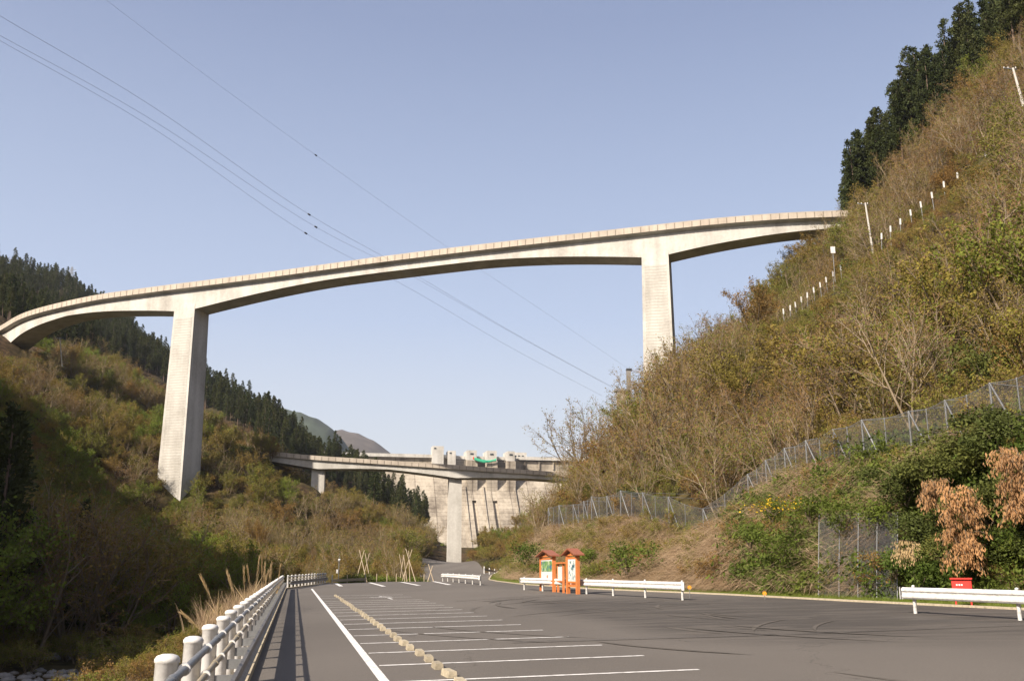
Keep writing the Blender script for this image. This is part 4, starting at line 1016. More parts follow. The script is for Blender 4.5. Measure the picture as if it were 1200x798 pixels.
def left_cedar(X, Y, Z, px, py):
    bnd = np.interp(px, *cedar_left); nz = vnoise(X, Y, 70, 31)+vnoise(X, Y, 25, 32)*.5
    ok = (py < bnd+2) & (px > -80) & (px < 560) & (Z < 230)
    clear = (px < 62) & (py < 322) & (py > 268)
    for i in np.where(ok & ~clear)[0]:
        e = 1+.0*Y[i]
        trees['cedar'].append((X[i], Y[i], Z[i], (.62+.42*rng.random())*(1.0 if Y[i] < 620 else 1.1)))
    for i in np.where(ok & clear)[0]:
        if rng.random() < .55: trees['twiggy' if rng.random() < .8 else 'cedar'].append((X[i], Y[i], Z[i], .9))
zone(-330, -20, 260, 600, 5.0, left_cedar)
zone(-520, -60, 600, 900, 8.0, left_cedar)
# shaded trees close by on the left bank
for px_, py_, D_, s_ in ((300,545,274,1.3),(308,548,272,1.25),(313,550,275,1.1),(303,552,262,1.3),(310,556,262,1.2),(296,540,276,1.2),(304,542,280,1.2)):
    q = at(px_, py_, D_); trees['leafy'].append((q.x, q.y, float(T([q.x],[q.y])[0]), s_))
near_left = [('cedar',-47,92,1.30),('cedar',-51,100,1.25),('cedar',-46,86,1.0),('fresh',-46,86,1.9),('fresh',-47,90,2.3),('twiggy',-43,92,2.0),('twiggy',-42,98,2.3),('twiggy',-44,102,2.2),('twiggy',-39,99,1.9),('leafy',-40,106,1.9),
             ('leafy',-37,104,1.7),('twiggy',-46,97,2.4),('leafy',-37,112,1.7),('leafy',-42,112,2.0),('fresh',-34,118,1.5),('leafy',-38,124,1.7),('twiggy',-46,118,2.2),('cedar',-49,112,.8),('leafy',-36,134,1.5),('leafy',-44,128,1.8),('twiggy',-42,120,2.2),
             ('twiggy',-48,108,2.4),('leafy',-33,128,1.4),('twiggy',-50,106,2.3),('leafy',-51,118,2.0),('twiggy',-54,124,2.3)]
for k, x, y, s in near_left: trees[k].append((x, y, float(T([x],[y])[0]), s))
hbx = np.array([p.xy for p in resample(spline(hb_pts, 200), 4.0)[0]]); hbz = np.array([p.z for p in resample(spline(hb_pts, 200), 4.0)[0]])
def under_deck(A_, ht):
    d = np.hypot(A_[:,0,None]-hbx[None,:,0], A_[:,1,None]-hbx[None,:,1]-4); j = d.argmin(1)
    bad = (d.min(1) < 10) & (A_[:,2]+ht*A_[:,3] > hbz[j]-4)
    # nothing may stand in front of the left end of the high deck
    px, py = proj(A_[:,:3]); bad |= (px < 60) & (px > -120) & (A_[:,1] > 150) & (A_[:,1] < 330) & (A_[:,2]+ht*A_[:,3] > H+.232*A_[:,1])
    # the lower bridge and the guide posts stay in view
    tx, ty = proj(np.stack([A_[:,0], A_[:,1], A_[:,2]+ht*A_[:,3]], 1)); w_ = ht*.4*A_[:,3]/A_[:,1]*1150
    bad |= (px > 320-w_*.2) & (px < 640) & (A_[:,1] < 289) & (ty < np.interp(px, [300,345,350,392,400,640], [545,552,568,568,556,566]))
    for x, y, D in wp: bad |= (np.abs(px-x) < w_*.75+3) & (py > y) & (ty < y+4) & (A_[:,1] < D)
    return bad
PCAT = {'twiggy': ('bare_tree', 'tree'), 'leafy': ('leafing_tree', 'tree'), 'fresh': ('green_tree', 'tree'), 'cedar': ('cedar_tree', 'tree'), 'evergreen': ('evergreen_bush', 'bush'), 'bushy': ('leafy_bush', 'bush')}
LAB = {'twiggy': 'bare twiggy tree', 'leafy': 'olive leafing tree', 'fresh': 'fresh green tree', 'cedar': 'dark cedar', 'evergreen': 'dark evergreen bush', 'bushy': 'olive brown leafy bush'}
HT = {'bushy': 4.2, 'twiggy': 7, 'leafy': 6.5, 'fresh': 6, 'cedar': 18, 'evergreen': 3}
cnt = {}
MARKS = [(225,470,'left bridge pier'),(772,380,'right bridge pier'),(530,610,'lower bridge pier'),(372,555,'small far pier'),(315,530,'lower bridge end'),(20,385,'high bridge left end'),(82,330,'pylon'),
         (1016,262,'leaning utility pole'),(737,445,'cable anchor post'),(995,255,'high bridge right end'),(1190,95,'topmost utility pole'),(655,665,'information boards'),(728,578,'peak of the mesh fence'),
         (807,602,'dip of the mesh fence'),(645,598,'far mesh fence end'),(1009,495,'middle of the mesh fence'),(1180,448,'near mesh fence end'),(0,470,'left picture edge'),(0,600,'left picture edge'),(100,770,'river bed'),(110,560,'shaded bank middle'),(1200,200,'right picture edge'),(1200,340,'right picture edge'),(900,430,'right slope middle'),(1080,380,'right slope middle'),(1128,610,'withered clump'),(395,665,'camera pole'),(480,660,'crossed poles'),
         (210,757,'nearest fence post'),(300,690,'reeds'),(945,346,'lower guide posts'),(1080,240,'upper guide posts'),(70,405,'pale left pole'),(585,663,'road bend rail'),(110,346,'left ridge'),(430,530,'dam crest left end')]
def near_mark(x, y):
    d, mx, my, n = min(((x-a)**2+((y-b)*1.0)**2, a, b, n) for a, b, n in MARKS); d = math.sqrt(d)
    v = 'above' if y < my-14 else 'below' if y > my+14 else ''
    h_ = 'left' if x < mx-14 else 'right' if x > mx+14 else ''
    how = 'just ' if d < 35 else 'well ' if d > 90 else ''
    rel = (v+' and '+h_+' of') if v and h_ else v if v else (h_+' of') if h_ else 'at'
    return how+rel+' the '+n
for k, L_ in trees.items():
    if not L_: continue
    A_ = np.array(L_); D = np.hypot(A_[:,0], A_[:,1]); px, py = proj(A_[:,:3]); tx, ty = proj(np.stack([A_[:,0], A_[:,1], A_[:,2]+HT[k]*A_[:,3]], 1))
    inb = (px > -70) & (px < 1270) & (ty < 830) & (py > -60)
    inb &= ~under_deck(A_, HT[k]); vis = np.zeros(len(A_), bool); vis[inb] = los(A_[inb], A_[inb,2]+HT[k]*A_[inb,3])
    A_ = A_[vis]; D = D[vis]; px = px[vis]; py = py[vis]
    size = HT[k]*A_[:,3]/D; infr = (px > 0) & (px < 1200) & (py < 798)
    order = np.argsort(-(size*infr)); lim = 300 if k != 'evergreen' else 60
    ind, rest = order[:lim], order[lim:]; cnt[k] = (len(ind), len(rest))
    for i in ind:
        x, y, z, s = A_[i]; pi = int(rng.integers(0, len(PR[k]))); whole, tr, cr = PR[k][pi]
        where_ = ('on the steep slope above the rockfall fence' if px[i] > 640 and k != 'cedar' else 'along the ridge above the right end of the high bridge' if px[i] > 640 else
                 'on the shaded left river bank' if y < 140 and x < -20 and px[i] < 330 else 'on the slope behind the left bridge pier' if px[i] < 330 else 'on the slope beyond the car park')
        where = near_mark(px[i], (py[i]+ty[vis][i])/2 if False else py[i]-6)
        sz_ = s/np.median(A_[:,3]); sw = 'small ' if sz_ < .8 else 'large ' if sz_ > 1.2 else ''
        lab = sw+LAB[k]+' '+where; nm, cat = PCAT[k]; grp = ('trees ' if cat == 'tree' else 'bushes ')+where_
        rz = float(rng.uniform(0, 6.28)); tl = (float(rng.normal()*.07), float(rng.normal()*.07))
        if D[i] < 75 and k != 'evergreen':
            root = empty(nm, (x, y, z-.1), lab, cat, grp, rz); root.scale = (s,)*3; link('trunk', tr, root); link('crown', cr, root)
        else:
            root = link(nm, whole, None, (x, y, z-.1)); tag(root, lab, cat, grp); root.rotation_euler = (tl[0], tl[1], rz); root.scale = (s,)*3
    if len(rest):
        scatter({'bushy': 'leafy_thicket', 'twiggy': 'bare_woodland', 'leafy': 'leafing_woodland', 'fresh': 'green_woodland', 'cedar': 'cedar_forest', 'evergreen': 'evergreen_scrub'}[k], k, A_[rest,:2], A_[rest,2]-.1, A_[rest,3], PR[k], LAB[k].split(' tree')[0]+' woods covering the valley sides', 'woodland')
print('TREES', cnt)
# undergrowth: dense low scrub everywhere between the trees
def undergrowth(x0, x1, y0, y1, sp, test, nm, protos, s0, s1, label, cat, ht=3):
    X, Y = candidates(x0, x1, y0, y1, sp); d, dl = inside(X, Y); k = (d > .3) & (np.abs(X/np.maximum(Y, 1)) < .6); X, Y = X[k], Y[k]; Z = T(X, Y); px, py = proj(np.stack([X, Y, Z], 1))
    k = test(X, Y, Z, px, py) & (px > -30) & (px < 1230) & (py < 840); X, Y, Z = X[k], Y[k], Z[k]
    P = np.stack([X, Y], 1); v = los(P, Z+ht*.6) & ~under_deck(np.stack([P[:,0], P[:,1], Z, np.full(len(P), s1)], 1), ht); P, Z = P[v], Z[v]; s = rng.uniform(s0, s1, len(P))
    fd = None
    scatter(nm, None, P, Z-.05, s, protos, label, cat); print(nm, len(P))
undergrowth(-5, 130, 38, 230, 2.5, lambda X,Y,Z,px,py: (fence_d(X,Y) > .5) & (px > 570), 'hillside_scrub', PR['scrub'], .5, 1.0, 'low brown and olive scrub covering the right slope', 'scrub')
undergrowth(-200, 4, 60, 360, 3.6, lambda X,Y,Z,px,py: (py > np.interp(px, *cedar_left)-6) & (Z > -6.6) & ((px < 385) | (Y > 135)) & ((X < -24) | (Y > 118)), 'valley_scrub', PR['scrub'], .5, 1.1, 'low brown and olive scrub covering the left slope', 'scrub')

# ------------------------------------------------------------------ slope between the road and the rockfall fence
def verge_d(x, y): return x-np.interp(y, YR, XR)
def aspect_yaw(X, Y):
    e = .6; gx_ = (T(X+e, Y)-T(X-e, Y)); gy_ = (T(X, Y+e)-T(X, Y-e)); dx, dy = -gx_, -gy_   # downhill; prototype droops towards -Y
    return np.arctan2(dy, dx)+PI/2
X, Y = candidates(-4, 34, 22, 122, .38); vd = verge_d(X, Y); fd = fence_d(X, Y); k = (vd > 2.6) & (fd < 1.5); X, Y = X[k], Y[k]
Z = T(X, Y); px, py = proj(np.stack([X, Y, Z], 1)); k = (px > 560) & (px < 1230); X, Y, Z, px, py = X[k], Y[k], Z[k], px[k], py[k]
gn = vnoise(X, Y, 5, 41)+vnoise(X, Y, 2, 42)*.7
ivy = (gn > .26) | ((px > 870) & (gn > -.3)) | ((px < 650) & (gn > -.05)); dr = ~ivy | (rng.random(len(X)) < .35)
rr = rng.random(len(X))
P = np.stack([X, Y], 1)
kk = dr & ((px < 1040) | (gn < -.2)); scatter('dry_grass', None, P[kk], Z[kk], rng.uniform(.6, 1.25, kk.sum()), PR['dry'], 'dry tan grass hanging down the slope above the road', 'dry grass', yaw=aspect_yaw(X[kk], Y[kk])+rng.normal(0,.35,kk.sum()))
kk = ivy & (rr < .42); scatter('bramble_cover', None, P[kk], Z[kk]-.15, rng.uniform(.4, 1.15, kk.sum())*np.where(px[kk] > 870, 1.35, 1), PR['ivy'], 'green brambles creeping over the slope above the road', 'brambles'); print('dry', len(X), kk.sum())
kk = (rr > .90); scatter('slope_scrub', None, P[kk], Z[kk]-.1, rng.uniform(.3, .75, kk.sum()), PR['scrub'], 'thin twiggy scrub on the slope above the road', 'scrub')
# verge grass and far grass
X, Y = candidates(-6, 34, 22, 140, .24); vd = verge_d(X, Y); k = (vd > .14) & (vd < 3.4+vnoise(X, Y, 3, 44)*1.6); X, Y = X[k], Y[k]; Z = T(X, Y)
px, py = proj(np.stack([X, Y, Z], 1)); k = (px > 560) & (px < 1230); X, Y, Z = X[k], Y[k], Z[k]
scatter('verge_grass', None, np.stack([X, Y], 1), Z, rng.uniform(.5, 1.3, len(X))*np.clip((verge_d(X, Y))/1.2+.25, .3, 1), PR['grass'], 'short bright green grass on the verge beside the road', 'grass'); print('verge', len(X))

# ------------------------------------------------------------------ rockfall fence
def net_mat():
    m = bpy.data.materials.new('wire_netting'); m.use_nodes = True; n = m.node_tree; L = n.links; b = n.nodes['Principled BSDF']
    b.inputs['Base Color'].default_value = (.13,.13,.135,1); b.inputs['Roughness'].default_value = .6
    tc = n.nodes.new('ShaderNodeTexCoord'); sx = n.nodes.new('ShaderNodeSeparateXYZ'); L.new(tc.outputs['Object'], sx.inputs[0]); last = None
    for sg in (1, -1):
        a_ = n.nodes.new('ShaderNodeMath'); a_.operation = 'MULTIPLY_ADD'; L.new(sx.outputs[2], a_.inputs[0]); a_.inputs[1].default_value = sg; L.new(sx.outputs[1], a_.inputs[2])
        d_ = n.nodes.new('ShaderNodeMath'); d_.operation = 'DIVIDE'; L.new(a_.outputs[0], d_.inputs[0]); d_.inputs[1].default_value = .07
        f_ = n.nodes.new('ShaderNodeMath'); f_.operation = 'FRACT'; L.new(d_.outputs[0], f_.inputs[0])
        g_ = n.nodes.new('ShaderNodeMath'); g_.operation = 'LESS_THAN'; L.new(f_.outputs[0], g_.inputs[0]); g_.inputs[1].default_value = .13
        if last: mx_ = n.nodes.new('ShaderNodeMath'); mx_.operation = 'MAXIMUM'; L.new(last.outputs[0], mx_.inputs[0]); L.new(g_.outputs[0], mx_.inputs[1]); last = mx_
        else: last = g_
    tr = n.nodes.new('ShaderNodeBsdfTransparent'); mx = n.nodes.new('ShaderNodeMixShader'); L.new(last.outputs[0], mx.inputs[0]); L.new(tr.outputs[0], mx.inputs[1]); L.new(b.outputs[0], mx.inputs[2])
    L.new(mx.outputs[0], n.nodes['Material Output'].inputs[0]); return m
M['net'] = net_mat()
fp = [at(*q) for q in fence_px]; r0 = Vector((fp[0].x, fp[0].y, fp[0].z-FH))
rf = empty('rockfall_fence', r0, 'long rusty-grey wire mesh rockfall fence with braced posts along the slope', 'fence')
for i, p in enumerate(fp):
    g = Vector((p.x, p.y, float(T([p.x],[p.y])[0])-.3)); ht = p.z
    mb = MB(); mb.tube([g-r0, p-r0], .055, 8); mb.build('post', M['galv'], rf)
    nx = fp[max(i-1, 0)]-fp[min(i+1, len(fp)-1)]; nx.z = 0; nx.normalize()
    q = p+nx*1.9+Vector((0,0,-2.6)); 
    mb = MB(); mb.tube([p-r0, q-r0], .045, 7); mb.build('brace', M['galv'], rf)
    up_ = Vector((-nx.y, nx.x, 0)); up_ = up_ if up_.x > 0 else -up_
    q = p+up_*4.5+nx*1.0; q.z = float(T([q.x],[q.y])[0])+.3
    mb = MB(); mb.tube([p-r0, q-r0], .016, 5); mb.build('stay_wire', M['galv'], rf)
for i in range(len(fp)-1):
    a_, b_ = fp[i], fp[i+1]; m_ = (a_+b_)/2-Vector((0,0,.12)); g = Vector((m_.x, m_.y, float(T([m_.x],[m_.y])[0])-.3))
    mb = MB(); mb.tube([g-r0, m_-r0], .032, 6); mb.build('slender_post', M['galv'], rf)
    mb = MB(); mb.tube([a_-r0, (a_*.75+b_*.25)-r0-Vector((0,0,.11)), m_-r0-Vector((0,0,.05)), (a_*.25+b_*.75)-r0-Vector((0,0,.11)), b_-r0], .016, 5); mb.build('top_cable', M['galv'], rf)
    V = []; ns = 6
    for j in range(ns+1):
        t = j/ns; c = a_.lerp(b_, t); gz_ = float(T([c.x],[c.y])[0]); top = c.z-.12*math.sin(t*PI)*1.5
        for zz in (gz_-.1, top): V.append(Vector((c.x-.05, c.y-.05, zz))-r0)
    mb = MB(); mb.add(V, [(2*j, 2*j+2, 2*j+3, 2*j+1) for j in range(ns)]); mb.build('mesh_panel', M['net'], rf)
# draped net on the cut slope below, with its steel uprights
dn_px = [(958,686,45.5),(982,688,44),(1004,688,42.8),(1026,689,41.6),(1050,690,40.4)]
root = empty('slope_netting', at(958,690,45.5), 'dark wire netting draped over the rock face with thin steel uprights', 'netting'); r0 = root.location.copy()
pts_t = [];
for (x, y, D) in dn_px:
    a_ = at(x, 690, D-.6); a_.z = float(T([a_.x],[a_.y])[0]); b_ = at(x+2, 600, D+1.6)
    P_ = [a_-r0+Vector((0,0,-.2))]+[Vector((a_.x+(b_.x-a_.x)*t, a_.y+(b_.y-a_.y)*t, max(float(T([a_.x+(b_.x-a_.x)*t],[a_.y+(b_.y-a_.y)*t])[0])+.25, a_.z+(b_.z-a_.z)*t)))-r0 for t in (.25,.5,.75,1)]
    pts_t.append(P_); mb = MB(); mb.tube(P_, .022, 7); mb.build('upright', M['galv'], root)
V = sum([[q+Vector((.04,.04,0)) for q in P_] for P_ in pts_t], []); mb = MB(); mb.add(V, [(i*5+j, (i+1)*5+j, (i+1)*5+j+1, i*5+j+1) for i in range(4) for j in range(4)]); mb.build('mesh_panel', M['net'], root)

# ------------------------------------------------------------------ bushes and withered foliage at the right
def plant(nm, meshes, px, py, D, s, label, cat, grp=None, rz=None, sink=0, zabs=True):
    p = at(px, py, D); g = float(T([p.x],[p.y])[0]); z = p.z if zabs else g
    r = empty(nm, (p.x, p.y, z-sink), label, cat, grp, rz if rz is not None else random.uniform(0, 6.28)); r.scale = (s,)*3 if not hasattr(s, '__len__') else s
    w_, tr, cr = meshes
    link('stem', tr, r); link('foliage', cr, r); return r
ev = [to_meshes('evergreen_shrub', bush_proto(900+i, 1.6, 2.2, 5600, .15, M['evergreen'])) for i in range(3)]
for i, (x, y, D, s, lb_) in enumerate([(1062,575,42,1.15,'dark evergreen shrub hanging over the left of the rock face at right'),(1095,560,41,1.2,'dark evergreen shrub above the large withered clump'),(1135,535,40,1.35,'broad dark evergreen shrub right of the mesh fence foot'),
                                      (1175,520,39,1.35,'dark evergreen shrub at the right edge under the mesh fence'),(1160,600,37,1.1,'dark evergreen shrub between the two withered clumps'),(1080,625,40,1.1,'dark green shrub beside the yellowing leaves'),
                                      (1110,650,38.5,.9,'low dark shrub left of the red box'),(1175,650,36.5,1.1,'low dark shrub right of the red box'),(1210,590,36.5,1.3,'dark evergreen shrub cut by the right picture edge')]):
    plant('evergreen_shrub', ev[i % 3], x, y+14, D, (s*.85, s*.7, s*.62), lb_, 'shrub', 'evergreen shrubs on the cut slope')
fg = [to_meshes('bramble_bush', bush_proto(920+i, 1.1, 1.2, 1100, .13, M['ivy'])) for i in range(2)]
for i, (x, y, D, s, lb_) in enumerate([(735,660,63,1.9,'round fresh green bush on the dry slope beside the boards'),(880,630,50,1.3,'fresh green bush left of the netted rock'),(915,645,48,1.5,'bright bramble bush at the foot of the yellow flowers'),(950,600,47,1.4,'bright leafy bush at the top of the netting'),(990,610,45,1.5,'bright leafy bush hanging on the netting middle'),
                                      (1030,605,43,1.3,'bright leafy bush at the right end of the netting'),(905,600,50,1.2,'green bush under the yellow flowers'),(1050,665,40,1.2,'low green bush left of the near guardrail end'),(1080,675,38.5,1.0,'low green bush behind the near guardrail'),(640,665,78,1.5,'green bush just behind the left information board'),(615,650,92,2.0,'green bush at the bend of the road'),
                                      (690,650,70,1.1,'small green bush right of the information boards'),(1185,640,36,1.0,'green bush at the far right behind the guardrail')]):
    plant('bramble_bush', fg[i % 2], x, y+8, D, (s*.95, s*.7, s*.7), lb_, 'bush', 'green bushes on the cut slope')
def withered(seed, W, Hh, nf, droop):
    """branches that fall down the face, each with hanging leaves"""
    r = random.Random(seed); mb = MB(); lb = LB()
    for k in range(nf):
        x0 = r.uniform(-W, W)*.6; z0 = r.uniform(0, Hh); d = Vector((r.uniform(-.7,.7)-.2, -1, r.uniform(.1,.6))).normalized()
        P_, _ = limb(mb, Vector((x0, r.uniform(-.2,.5), z0)), d, .95, .016, .005, r, 4, 4, -.32, .15)
        for _ in range(40):
            t = r.random(); q = t*4; i = min(int(q), 3); p = P_[i].lerp(P_[i+1], q-i)+Vector((r.gauss(0,.10), r.gauss(0,.08), r.gauss(0,.05)))
            l = r.uniform(.09,.20); lb.card(p, rdir(Vector((r.gauss(0,.3), -.25, -1)), .22, r), l*.30, l, r, 1)
    return mb, lb, (M['bark'], M['dead'])
plant('withered_clump', to_meshes('withered_clump', withered(5, 1.0, 2.7, 105, 1)), 1134, 658, 36.0, 1.0, 'large clump of orange-brown withered leaves hanging above the red box', 'withered plant', rz=-.3)
plant('withered_clump', to_meshes('withered_clump', withered(6, .8, 2.2, 80, 1)), 1196, 600, 34.5, 1.0, 'withered orange-brown clump cut by the right picture edge', 'withered plant', rz=-.3)
plant('withered_clump', to_meshes('withered_clump', withered(7, .5, .9, 24, 1)), 1100, 590, 38.5, 1.0, 'small withered sprig above and left of the large withered clump', 'withered plant', rz=-.3)
plant('yellowing_clump', to_meshes('yellowing_clump', withered(8, .5, .7, 16, 1)[:2]+((M['bark'], M['reed']),)), 1066, 652, 39, .9, 'pale yellow drooping leaves left of the large withered clump', 'plant', rz=-.3)
fl = to_meshes('flowering_bush', bush_proto(950, .9, .8, 190, .10, M['yellow']))
plant('flowering_bush', fl, 908, 600, 49, (1.8,1,.8), 'low bush of small orange-yellow flowers on the slope', 'flowers')
# reeds behind the fence on the left
r = random.Random(3)
for i, (x, y, D, hgt, ln) in enumerate([(268,700,30,2.4,-.5),(282,690,34,2.2,-.3),(296,690,38,2.9,.1),(300,694,36,2.6,-.2),(306,694,40,2.8,.05),(311,690,42,2.6,.1),(317,688,44,2.7,.0),(290,692,35,2.4,-.1),(323,686,48,2.6,.1),(262,706,27,1.6,-.9),(303,690,39,2.3,.2),(314,690,43,2.5,-.1),(287,690,33,2.0,-.35),(308,690,41,3.0,-.05)]):
    p = at(x, y, D); g = p.z-1.2; rt = empty('reed', (p.x, p.y, g), 'dry tan pampas reed with a feathery plume behind the white fence', 'reed', 'dry reeds behind the white fence')
    mb = MB(); lb = LB(); P_ = [Vector((0,0,-.6))]
    hgt *= .8; d = Vector((ln*.25, 0, 1)).normalized()
    for j in range(8): d = (d+Vector((ln*.09, 0, -.012*j*abs(ln)))).normalized(); P_.append(P_[-1]+d*(hgt+.6)/8)
    mb.tube(P_, [.012-.001*j for j in range(9)], 5, True); mb.build('stem', M['reed'], rt)
    for _ in range(90):
        t = r.uniform(6.2, 8); k_ = min(int(t), 7); c = P_[k_].lerp(P_[k_+1], t-k_); dd = rdir((P_[-1]-P_[-2]).normalized(), .25, r); lb.sliver(c, dd, .02, .22, r, 0)
    for _ in range(14):
        t = r.uniform(0, 5); k_ = int(t); c = P_[k_].lerp(P_[k_+1], t-k_); lb.sliver(c, rdir(Vector((ln*.3,0,.7)), .5, r), .03, r.uniform(.4,.9), r, 0)
    q = bpy.data.meshes.new('plume'); q.from_pydata([tuple(v) for v in lb.v], [], lb.f); q.materials.append(M['reed']); link('plume', q, rt)
gp = [to_meshes('reed_tuft', grass_proto(970+i, 90, 1.7, .025, M['dry'], .16, .3)) for i in range(2)]
XY = []
for s in np.arange(28, 70, 1.0):
    x, y = RU(s, -1.9+rng.normal()*.4); XY.append((x, y))
XY = np.array(XY); Z = T(XY[:,0], XY[:,1]); scatter('reed_tufts', None, XY, Z, rng.uniform(.3, .62, len(XY)), gp, 'dry tan grass tufts along the bank behind the white fence', 'dry grass')
X, Y = candidates(-40, 3, 5, 100, 1.1); u_ = .9775*X+.2108*Y; k = (u_ < -1.6) & (u_ > -11); X, Y = X[k], Y[k]; Z = T(X, Y)
scatter('bank_scrub', None, np.stack([X, Y], 1), Z-.1, rng.uniform(.2, .4, len(X))*np.where(.9775*X+.2108*Y > -3.5, .45, 1), PR['scrub'], 'low brown scrub on the river bank below the fence', 'scrub')
# river stones
st_m = mat('river_stone', (.30,.28,.26), .9, bump=.5, nscale=3, var=.4, obj_var=.3)
stones = []
for i in range(3):
    r = random.Random(i); bm_ = MB(); V = []; F = []; a_ = 7; b_ = 5
    for j in range(b_+1):
        for k_ in range(a_):
            ph = PI*j/b_; th = 2*PI*k_/a_; q = .5*(1+r.uniform(-.18,.18)); V.append((q*math.sin(ph)*math.cos(th)*1.3, q*math.sin(ph)*math.sin(th), q*math.cos(ph)*.6))
    for j in range(b_):
        for k_ in range(a_): F.append((j*a_+k_, j*a_+(k_+1) % a_, (j+1)*a_+(k_+1) % a_, (j+1)*a_+k_))
    bm_.add(V, F, 0, True); stones.append((bm_.mesh('stone', st_m), None, None))
X, Y = candidates(-60, -5, 35, 135, .8); Z = T(X, Y); k = (Z < -6.4) & (rng.random(len(X)) < .8); X, Y, Z = X[k], Y[k], Z[k]
scatter('river_stones', None, np.stack([X, Y], 1), Z, rng.uniform(.25, 1.1, len(X))**1.5, stones, 'grey stones covering the shaded river bed', 'stones'); print('stones', len(X))

# ------------------------------------------------------------------ planting bed, poles, tripods at the far end of the car park
hd = to_meshes('hedge_shrub', bush_proto(980, .7, .75, 900, .12, M['evergreen'])); hd2 = to_meshes('hedge_shrub', bush_proto(981, .7, .7, 900, .12, M['fresh']))
for i in range(26):
    x = 402+i*4.0+random.uniform(-1,1); p = at(x, 675, 112+i*.45+random.uniform(-1,3)); z = float(T([p.x],[p.y])[0])
    me_ = (hd if random.random() < .7 else hd2)
    o = link('hedge_shrub', me_[0], None, (p.x, p.y, z)); o.rotation_euler = (0,0,random.uniform(0,6)); s = random.uniform(.9,1.5); o.scale = (s,s,s)
    tag(o, 'low clipped shrub in the planting bed at the far end of the car park', 'shrub', 'low shrubs in the planting bed')
def tripod(sticks, D, label):
    rt = None
    for (x0, y0, x1, y1) in sticks:
        a_ = at(x0, y0, D); b_ = at(x1, y1, D+random.uniform(-.6,.6))
        if rt is None:
            g = float(T([b_.x],[b_.y])[0]); rt = empty('pole_tripod', (b_.x, b_.y, g), label, 'wooden poles', 'crossed wooden support poles in the planting bed'); o0 = rt.location.copy()
        b_.z = min(b_.z, float(T([b_.x],[b_.y])[0]))-.15
        mb = MB(); mb.tube([a_-o0, b_-o0], [.045,.06], 7); mb.build('pole', M['bamboo'], rt)
tripod([(421,644,431,671),(427,644.5,416.5,671)], 114, 'crossed pair of bare poles, left of the four beside the hedge')
tripod([(428,648,435,670),(433,648,424,669)], 117, 'crossed pair of bare poles just right of the leftmost pair')
tripod([(475.5,642.5,488,678),(483,643.5,470,677),(473,650,478,669),(479,645,481,668)], 118, 'tallest group of crossed bare poles in the middle of the bed')
tripod([(468,649,475.5,669),(473.5,650,468,662)], 120, 'slanting bare poles touching the tallest group on its left')
tripod([(502,660.5,509,678),(507,663,500.5,677)], 118, 'small crossed pair of bare poles near the bridge pier')
for i, x in enumerate((407,441.5,453.5,464.5,474.5,497)):
    p = at(x, 678, 110+i*1.2); z = float(T([p.x],[p.y])[0]); mb = MB(); mb.tube([(0,0,-.2),(0,0,.95)], .045, 7)
    o = mb.build('marker_post', M['bamboo'], None, (p.x, p.y, z)); tag(o, 'short wooden post standing in the hedge at the far end', 'post', 'short wooden posts in the hedge')
# low metal rail between the fence and the hedge
a_ = gpx(389,684.0); b_ = gpx(428,682.0); rt = empty('low_barrier', a_, 'low pale barrier rail at the end of the short white fence', 'barrier'); o0 = a_.copy()
for k_, q in enumerate((a_, b_)):
    mb = MB(); mb.tube([q-o0+Vector((0,0,-.1)), q-o0+Vector((0,0,.9))], .06, 8); mb.build('post', M['galv'], rt)
mb = MB(); mb.bar(a_-o0+Vector((0,0,.32)), b_-o0+Vector((0,0,.32)), .12, .26); mb.build('rail', M['curb'], rt)
# camera pole
p = gpx(396.5,681); rt = empty('camera_pole', p, 'slim grey pole with a small box and a camera beside the short fence', 'pole')
mb = MB(); mb.tube([(0,0,-.1),(0,0,2.75)], .05, 8); mb.build('mast', M['galv'], rt)
mb = MB(); mb.box((-.18,-.02,1.15), (.20,.15,.42)); mb.build('control_box', M['white'], rt)
mb = MB(); mb.box((.02,-.1,2.45), (.22,.34,.14), Matrix.Rotation(.4, 3, 'X')); mb.build('camera', M['white'], rt)
mb = MB(); mb.tube([(0,0,2.75),(0,0,3.15)], .015, 6); mb.build('aerial', M['galv'], rt)
# far rail behind the bed and right of the pier
def far_rail(label, px, posts, hgt=.8, m='white'):
    P_ = [at(x, y, D) for x, y, D in px]; 
    for q in P_: q.z = float(T([q.x],[q.y])[0])
    rt = empty('guardrail', P_[0], label, 'guardrail', 'white guardrails beside the road'); o0 = P_[0].copy()
    pp, L = resample(P_, 1.0)
    for k_ in np.linspace(0, len(pp)-1, posts):
        q = pp[int(k_)]; g = float(T([q.x],[q.y])[0]); mb = MB(); mb.tube([Vector((q.x,q.y,g-.2))-o0, Vector((q.x,q.y,g+hgt+.15))-o0], .09, 8); mb.build('post', M['white'], rt)
    mb = MB()
    for a_, b_ in zip(pp[::4][:-1], pp[::4][1:]):
        za = float(T([a_.x],[a_.y])[0])+hgt*.75; zb_ = float(T([b_.x],[b_.y])[0])+hgt*.75; mb.bar(Vector((a_.x,a_.y-.12,za))-o0, Vector((b_.x,b_.y-.12,zb_))-o0, .05, .30)
    mb.build('beam', M[m], rt)
far_rail('white posted guardrail with a blue-grey beam at the road bend right of the pier', [(567.5,667,150),(578,665,157),(592,662.5,166)], 5, .95, 'galv')
far_rail('pale guardrail behind the planting bed below the left slope', [(446,670,150),(470,668.5,158),(497,668,166),(512,669,172)], 8, .8, 'white')

